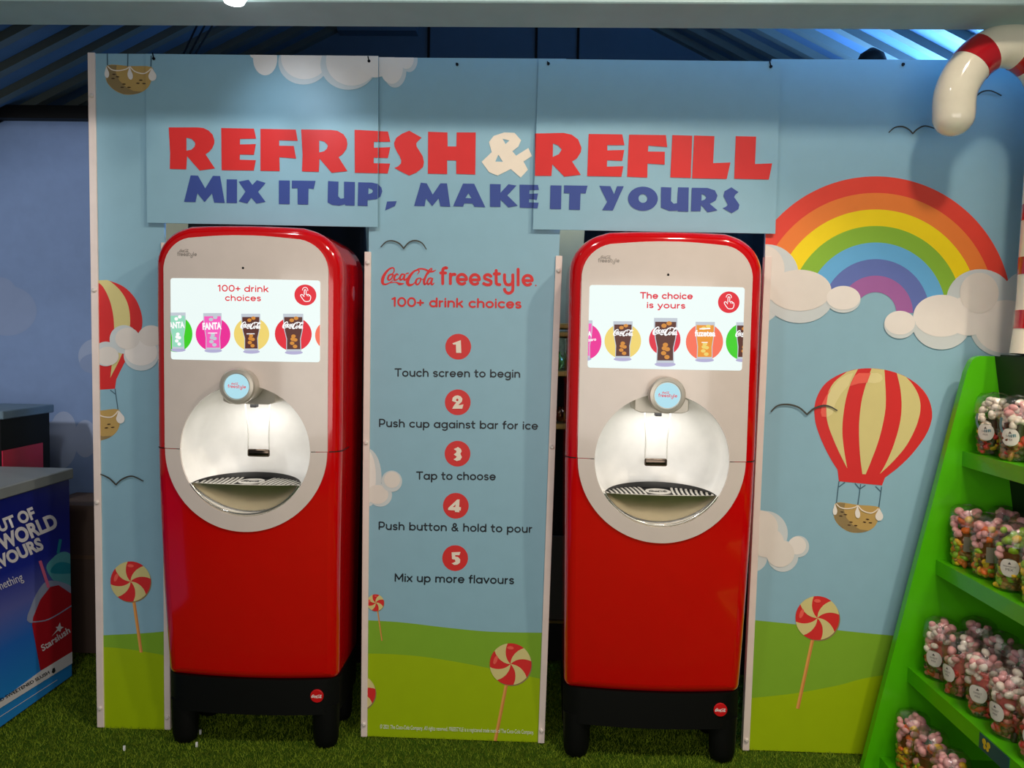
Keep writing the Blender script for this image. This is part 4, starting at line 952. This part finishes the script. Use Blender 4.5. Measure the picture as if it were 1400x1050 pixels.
for z, x in SH:
    bm = bmesh.new(); box(bm, x-1.7, XB(z)-1.7-.001, -1.35, -.0005, z-.02, z); box(bm, x-1.7, x-1.7+.018, -1.35, -.0005, z-.058, z-.0201)
    s_ = fin(bm, 'shelf', GREEN, gs)
    bm = bmesh.new(); box(bm, x-1.7+.018, XB(z)-1.7-.01, -1.349, -.001, z-.030, z-.0201); fin(bm, 'underside_shade', GREEN_SHADE, s_)  # dark sheet added below each shelf to stand in for shade
z, x = SH[2]
bm = bmesh.new(); box(bm, x-1.7-.002, x-1.7, -.66, -.50, z-.056, z-.004); st = fin(bm, 'shelf_sticker', mat('teal sticker', (18, 74, 84), rough=.4), gs)
bm = bmesh.new()
for dy, dz, r in ((-.012, .008, .010), (.012, .008, .010), (-.008, -.008, .007), (.008, -.008, .007)): lathe(bm, [(r, x-1.7-.0028), (r, x-1.7-.002)], 14, 'X', (0, -.54+dy, z-.03+dz))
fin(bm, 'butterfly_print', mat('yellow print', (228, 190, 40), rough=.4), st)
bm = bmesh.new(); box(bm, XB(0)-1.7-.62+.0, XB(0)-1.7, -1.3, -.02, .0, .035)
fin(bm, 'shelf_foot', GREEN_SHADE, gs)

CLEAR = clear_plastic('clear cup plastic', (.93, .95, .95), .14)
SW = {k: mat('sweet '+k, c, rough=.35, vary=.12, scale=60) for k, c in dict(pink=(240, 170, 168), white=(246, 228, 212), red=(206, 40, 44), brown=(112, 58, 32), dark=(58, 26, 22), yellow=(240, 190, 40), green=(150, 190, 40), orange=(238, 112, 40), rose=(214, 104, 104), tan=(170, 110, 60)).items()}
LBL = mat('white paper label', (226, 218, 208), rough=.5); LTX = mat('label print', (96, 84, 84), rough=.5); LTEAL = mat('teal label band', (96, 140, 150), rough=.4); LGREY = mat('grey ingredient label', (128, 122, 104), rough=.5)
LDRK = mat('dark wrap film', (70, 50, 50), rough=.15)
def blobs(bm, specs, r):
    for x, y, z, s, e in specs:
        mtx = Matrix.Translation((x, y, z)) @ Matrix.Rotation(r.uniform(0, 6.28), 4, Vector((r.uniform(-1, 1), r.uniform(-1, 1), r.uniform(-1, 1))).normalized()) @ Matrix.Diagonal((s, s*e, s*.8, 1))
        bmesh.ops.create_icosphere(bm, subdivisions=2, radius=1, matrix=mtx)
def make_cup(kind, seed):
    r = random.Random(seed)
    t = link('sweet_cup', None)
    H = .155; r0, r1 = .052, .064
    rad = lambda z: r0+(r1-r0)*min(1, z/H)
    bm = bmesh.new(); lathe(bm, [(.001, .0), (r0-.004, .0), (r0, .004), (r1, H), (r1+.002, H+.004), (r1+.001, H+.008)], 28, cap=False); fin(bm, 'cup', CLEAR, t, smooth=50)
    # twisted film top
    prof = [(r1+.001, H+.004), (r1-.001, H+.035), (r1-.006, H+.060), (r1-.020, H+.072), (.012, H+.077), (.001, H+.078)]
    bm = bmesh.new(); rings = []
    for q, (rr, h) in enumerate(prof): rings.append([bm.verts.new(((rr+r.uniform(-.002, .002))*math.cos(2*PI*i/20), (rr+r.uniform(-.002, .002))*math.sin(2*PI*i/20), h+(r.uniform(-.004, .006) if q > 1 else 0))) for i in range(20)])
    for A, B in zip(rings, rings[1:]):
        for i in range(20): bm.faces.new((A[i], A[(i+1) % 20], B[(i+1) % 20], B[i]))
    fin(bm, 'film_top', CLEAR, t, smooth=60)
    pal = {'choc': (('dark', 'brown', 'red', 'tan'), ('pink', 'white')), 'fruit': (('brown', 'orange', 'green', 'yellow', 'tan'), ('pink', 'pink')), 'fruitlime': (('brown', 'green', 'tan', 'yellow'), ('pink', 'green')), 'sweet': (('rose', 'dark', 'red', 'brown'), ('white', 'pink')), 'teal': (('dark', 'yellow', 'brown', 'red'), ('white', 'white'))}[kind]
    for ci, cn in enumerate(pal[0]):
        sp_ = []
        for k in range(30):
            z = .012+.085*r.random(); a = r.uniform(0, 6.28); d = (rad(z)-.014)*math.sqrt(r.uniform(.55, 1)); sp_.append((d*math.cos(a), d*math.sin(a), z, r.uniform(.009, .014), r.uniform(1, 1.6)))
        bm = bmesh.new(); blobs(bm, sp_, r); fin(bm, 'sweets', SW[cn], t, smooth=True)
    bm = bmesh.new(); lathe(bm, [(.001, .005), (r0-.019, .006), (r1-.022, .135), (.001, .14)], 20, cap=False); fin(bm, 'sweet_core', SW[pal[0][0]], t, smooth=60)
    for ci, cn in enumerate(pal[1]):
        sp_ = []
        for k in range(18):
            z = .105+.105*r.random(); a = r.uniform(0, 6.28); d = (r1-.017)*math.sqrt(r.uniform(.3, 1))*(1 if z < .19 else .75); sp_.append((d*math.cos(a), d*math.sin(a), z, r.uniform(.012, .016), r.uniform(1, 1.3)))
        bm = bmesh.new(); blobs(bm, sp_, r); fin(bm, 'marshmallows', SW[cn], t, smooth=True)
    if kind in ('fruit', 'fruitlime'):
        sp_ = [(.03*math.cos(a), .03*math.sin(a), z, .017, 1.1) for a, z in ((3.6, .175), (4.6, .165), (4.1, .14))]
        bm = bmesh.new(); blobs(bm, sp_, r); fin(bm, 'jelly_sweets', SW['orange' if kind == 'fruit' else 'green'], t, smooth=True)
        bm = bmesh.new(); blobs(bm, [(.034*math.cos(a), .034*math.sin(a), z, .016, 1.1) for a, z in ((4.3, .185), (4.9, .08))], r); fin(bm, 'jelly_sweets', SW['yellow'], t, smooth=True)
    return t, rad
def wrapmap(rad, a0, zc, tilt=0):
    """label coordinates (metres, y down) -> cup surface facing angle a0"""
    return lambda x, y, L: Vector(((rad(zc-y)+.0012+.0003*L)*math.cos(a0+x/.06), (rad(zc-y)+.0012+.0003*L)*math.sin(a0+x/.06), zc-y))
def label_on(t, rad, style, az):
    def grid_ell(rx, ry, n=10):
        V2, T = [], []
        for j in range(n+1):
            y = -ry+2*ry*j/n; hw = rx*math.sqrt(max(0, 1-(y/ry)**2))
            for i in range(9): V2.append((-hw+2*hw*i/8, y))
        for j in range(n):
            for i in range(8): a = j*9+i; T += [(a, a+1, a+10), (a, a+10, a+9)]
        return V2, T
    def grid_box(x0, x1, y0, y1, n=8):
        V2 = [(x0+(x1-x0)*i/n, y) for y in (y0, y1) for i in range(n+1)]
        return V2, [q for i in range(n) for q in ((i, i+1, i+n+2), (i, i+n+2, i+n+1))]
    P = Print(wrapmap(rad, az, .088))
    if style == 'grey':
        P.tris(*grid_box(-.022, .022, -.035, .022), LGREY, 1); P.build('ingredient_label', t)
        return
    if style == 'teal':
        P2 = Print(wrapmap(rad, az, .10)); P2.stroke([(-.03, -.056), (-.034, -.02), (-.012, .006), (.018, .004)], [.010, .012, .012, .010], LTEAL, .5); P2.build('label_band', t)
    P.tris(*grid_ell(.029, .034), LBL, 1); P.build('paper_label', t)
    P = Print(wrapmap(rad, az, .088))
    P.poly([(-.005, -.013), (.005, -.013), (0, -.022)], LTX, 3)
    if style == 'mix': P.text('MIX', (-.011, .010), (.012, .010), .009, LTX, 3); P.text('MARSHMALLOW', (-.019, -.003), (.019, -.003), .005, LTX, 3)
    else: P.text('SWEET', (-.013, .0), (.013, .0), .007, LTX, 3); P.text('MIX', (-.008, .012), (.009, .012), .007, LTX, 3)
    P.build('label_print', t)
def place(t, x, y, z, label, group, rz=0):
    t.location = (x, y, z+.0005); t.rotation_euler = (0, 0, rz); tag(t, label, 'sweets', group)
def dup(t, x, y, z, label, group, rz):
    c = t.copy(); COL.objects.link(c)
    for ch in t.children: d = ch.copy(); COL.objects.link(d); d.parent = c
    place(c, x, y, z, label, group, rz)
AZ = math.atan2(-.80, -.60)
ORD = ['nearest the end panel', 'second from the end panel', 'third from the end panel', 'fourth from the end panel', 'fifth from the end panel', 'sixth from the end panel']
for k in range(2):
    t, rad = make_cup('teal' if k == 0 else 'choc', 10+k); label_on(t, rad, 'teal', AZ-.25)
    place(t, 1.724, -.20-.15*k, SH[0][0], 'clear sweet cup with teal-edged oval label on the top shelf, '+ORD[k], 'sweet cups on the top shelf')
for k in range(4):
    t, rad = make_cup('fruit' if k < 2 else 'fruitlime', 20+k); label_on(t, rad, 'grey' if k < 2 else 'mix', AZ+(.35 if k < 2 else -.1))
    place(t, 1.656, -.19-.146*k, SH[1][0], ('pink marshmallow cup with grey label' if k < 2 else 'fruity sweet cup with round white MIX label')+' on middle shelf, '+ORD[k], 'front row of cups on the middle shelf')
    if k < 3: dup(t, 1.793, -.20-.138*k, SH[1][0], 'clear sweet cup at the back of middle shelf, '+ORD[k], 'back row of cups on the middle shelf', 1.9+k)
for k in range(6):
    t, rad = make_cup('sweet', 30+k); label_on(t, rad, 'sweet', AZ-.2+(0 if k % 2 == 0 else -.45))
    place(t, 1.568, -.21-.146*k, SH[2][0], 'pink and white sweet cup on lower shelf front, '+ORD[k], 'front row of cups on the lower shelf')
    if k < 5: dup(t, 1.715, -.20-.135*k, SH[2][0], 'pink sweet cup at the back of lower shelf, '+ORD[k], 'back row of cups on the lower shelf', 2.2+k)
for k in range(4):
    t, rad = make_cup('fruit', 50+k); place(t, 1.475, -.215-.14*k, SH[3][0], 'fruity sweet cup on the lowest shelf, '+ORD[k], 'cups on the lowest shelf', k*.7)

# ------------------------------------------------------------------ slush counters at left
NAVY = mat('navy counter print', (22, 34, 142), rough=.35); NAVYB = mat('bright blue counter print', (40, 120, 214), rough=.35); NAVYM = mat('mid blue counter print', (28, 66, 176), rough=.35)
CTOP = mat('grey worktop', (126, 132, 134), rough=.45)
XC = -2.25
sc = thing('slush_counter', 'blue slush drinks counter at left edge reading OUT OF THIS WORLD FLAVOURS', 'counter', (-2.6, .2, 0))
bm = bmesh.new(); box(bm, -.45, XC+2.6, -1.4, .255, .012, .985); fin(bm, 'counter_body', NAVY, sc)
bm = bmesh.new(); box(bm, -.48, XC+2.6+.012, -1.42, .272, .986, 1.036); bevel(bm, .004, 1); fin(bm, 'worktop', CTOP, sc)
off = Vector((-2.6, .2, 0))
def onside(x, y, L): return at_x(x, y, XC+.001+.0006*L)-off
CS = (((0, .254, 0), (0, 1, 0)), ((0, 0, .014), (0, 0, -1)), ((0, 0, .984), (0, 0, 1)))
gm = bpy.data.materials.new('blue sky print'); gm.use_nodes = True; nt = gm.node_tree
tcn = nt.nodes.new('ShaderNodeTexCoord'); sx_ = nt.nodes.new('ShaderNodeSeparateXYZ'); rp = nt.nodes.new('ShaderNodeValToRGB')
nt.links.new(tcn.outputs['Object'], sx_.inputs[0]); nt.links.new(sx_.outputs['Z'], rp.inputs['Fac']); nt.links.new(rp.outputs['Color'], nt.nodes['Principled BSDF'].inputs['Base Color'])
for i, (p_, c_) in enumerate(((.10, (36, 140, 220)), (.34, (40, 110, 205)), (.50, (96, 104, 180)), (.66, (30, 44, 150)), (.9, (18, 28, 120)))):
    e = rp.color_ramp.elements[i] if i < 2 else rp.color_ramp.elements.new(p_)
    e.position = p_; e.color = lin(c_)+(1,)
nt.nodes['Principled BSDF'].inputs['Roughness'].default_value = .35
bm = bmesh.new(); box(bm, .3502, .3507, -1.39, .2535, .014, .984); fin(bm, 'colour_print', gm, sc)
P = Print(onside); CWHT = mat('white counter lettering', (226, 224, 228), rough=.4)
P.text('OUT OF', (-14, 734), (50.3, 708.5), 17, CWHT, 2, bold=.045); P.build('counter_lettering', sc, CS); P = Print(onside); P.text('THIS WORLD', (-45.5, 774), (81, 720.5), 21, CWHT, 2, bold=.045); P.build('counter_lettering', sc, CS); P = Print(onside); P.text('FLAVOURS', (-27.5, 790), (61, 750.5), 18, CWHT, 2, bold=.045)
P.build('counter_lettering', sc, CS); P = Print(onside); P.text('something', (-12, 812), (32.5, 793), 11, CWHT, 2); P.build('counter_lettering', sc, CS)
Z = zf(0, 640, 3)
P = Print(onside); CTEAL = mat('teal cup print', (30, 140, 160), rough=.4); CTEAL2 = mat('pale teal cup print', (90, 170, 180), rough=.4); CRED = mat('red cup print', (176, 20, 36), rough=.4); CPINK = mat('pink straw print', (226, 110, 150), rough=.4); CPALE = mat('pale dome print', (150, 160, 190), rough=.4)
P.poly(Z(cr([(190, 410), (215, 370), (250, 345), (285, 350), (300, 390), (300, 480), (230, 470)], True, 4)), CTEAL2, .6); P.poly(Z(cr([(210, 430), (225, 395), (260, 385), (300, 400), (300, 430)], True, 4)), CTEAL, .7); P.stroke(Z([(238, 350), (248, 292)]), 4, CTEAL, .8, smooth=False); P.build('cup_print', sc, CS)
P = Print(onside)
P.poly(Z(cr([(122, 635), (130, 560), (165, 490), (200, 462), (260, 470), (300, 500), (300, 600)], True, 4)), CPALE, 2)
P.poly(Z([(136, 612), (165, 540), (205, 488), (240, 480), (300, 520), (300, 760), (166, 830), (132, 645)]), CRED, 3); P.stroke(Z([(200, 490), (164, 380)]), 4.2, CPINK, 4, smooth=False)
P.stroke(Z([(122, 632), (200, 620), (300, 560)]), 1.6, CPALE, 4)
P.text('Starslush', Z([(176, 752)])[0], Z([(292, 672)])[0], 8.5, CWHT, 6, bold=.02, shear=.2)
P.poly(Z([(212, 690), (236, 660), (228, 652), (238, 650), (246, 632), (250, 650), (262, 652), (250, 660), (248, 672), (238, 666)]), CWHT, 6); P.build('cup_print', sc, CS)
P = Print(onside); P.poly(Z([(-300, 1130), (0, 955), (166, 832), (297, 752), (297, 800), (0, 985), (-300, 1180)]), CWHT, 5)
P.text('15 FLAVOURED AND SWEETENED SLUSH', Z([(-170, 1058)])[0], Z([(205, 842)])[0], 4.2, P_DARK, 7, bold=.02); P.poly(Z([(212, 838), (216, 822), (224, 818), (228, 832), (220, 842)]), P_DARK, 7)
P.stroke(Z([(-200, 1150), (0, 1020), (235, 868)]), .8, CWHT, 5, smooth=False); P.build('information_strip', sc, CS)
c2 = thing('dark_counter', 'black and red counter with grey top behind the blue slush counter', 'counter', (-2.9, .55, 0))
bm = bmesh.new(); box(bm, -.55, .30, -.07, .30, .012, 1.262); fin(bm, 'counter_body', BLACK, c2)
bm = bmesh.new(); box(bm, -.57, .312, -.072, .325, 1.263, 1.305); bevel(bm, .004, 1); fin(bm, 'worktop', mat('slate worktop', (92, 112, 124), rough=.5), c2)
boxo('red_panel', mat('crimson panel', (176, 24, 56), rough=.4), c2, .3005, .306, -.069, .235, .55, 1.11)
boxo('counter_mat', mat('pink grey mat', (150, 110, 112), rough=.6), c2, -.45, .16, -.065, .12, 1.3055, 1.312)
bm = bmesh.new(); 
CARD = mat('brown cardboard', (74, 56, 46), rough=.8)
cbx = thing('cardboard_box', 'brown cardboard box standing between the blue counter and the left board', 'box', (-2.2, .86, 0))
boxo('carton', CARD, cbx, -.36, .30, -.16, .16, .022, .80); boxo('tape', mat('brown tape', (92, 70, 54), rough=.4), cbx, -.36, .30, -.161, -.1602, .52, .54)
for x, y, lb in ((274, 999, 'tiny white paper scrap on the grass under the left dispenser'), (269, 1016, 'tiny white paper scrap on the grass in front of the left dispenser'), (170, 1021, 'tiny white paper scrap on the grass below the left board')):
    d = RT*((x-CX)/F_PX)+DN*((y-CY)/F_PX)+FW; p = CAM+d*((.018-CAM.z)/d.z)
    bm = bmesh.new(); box(bm, -.004, .004, -.003, .003, -.016, .004); tag(fin(bm, 'paper_scrap', mat('white paper', (235, 235, 235)), loc=p), lb, 'litter', 'paper scraps on the grass')
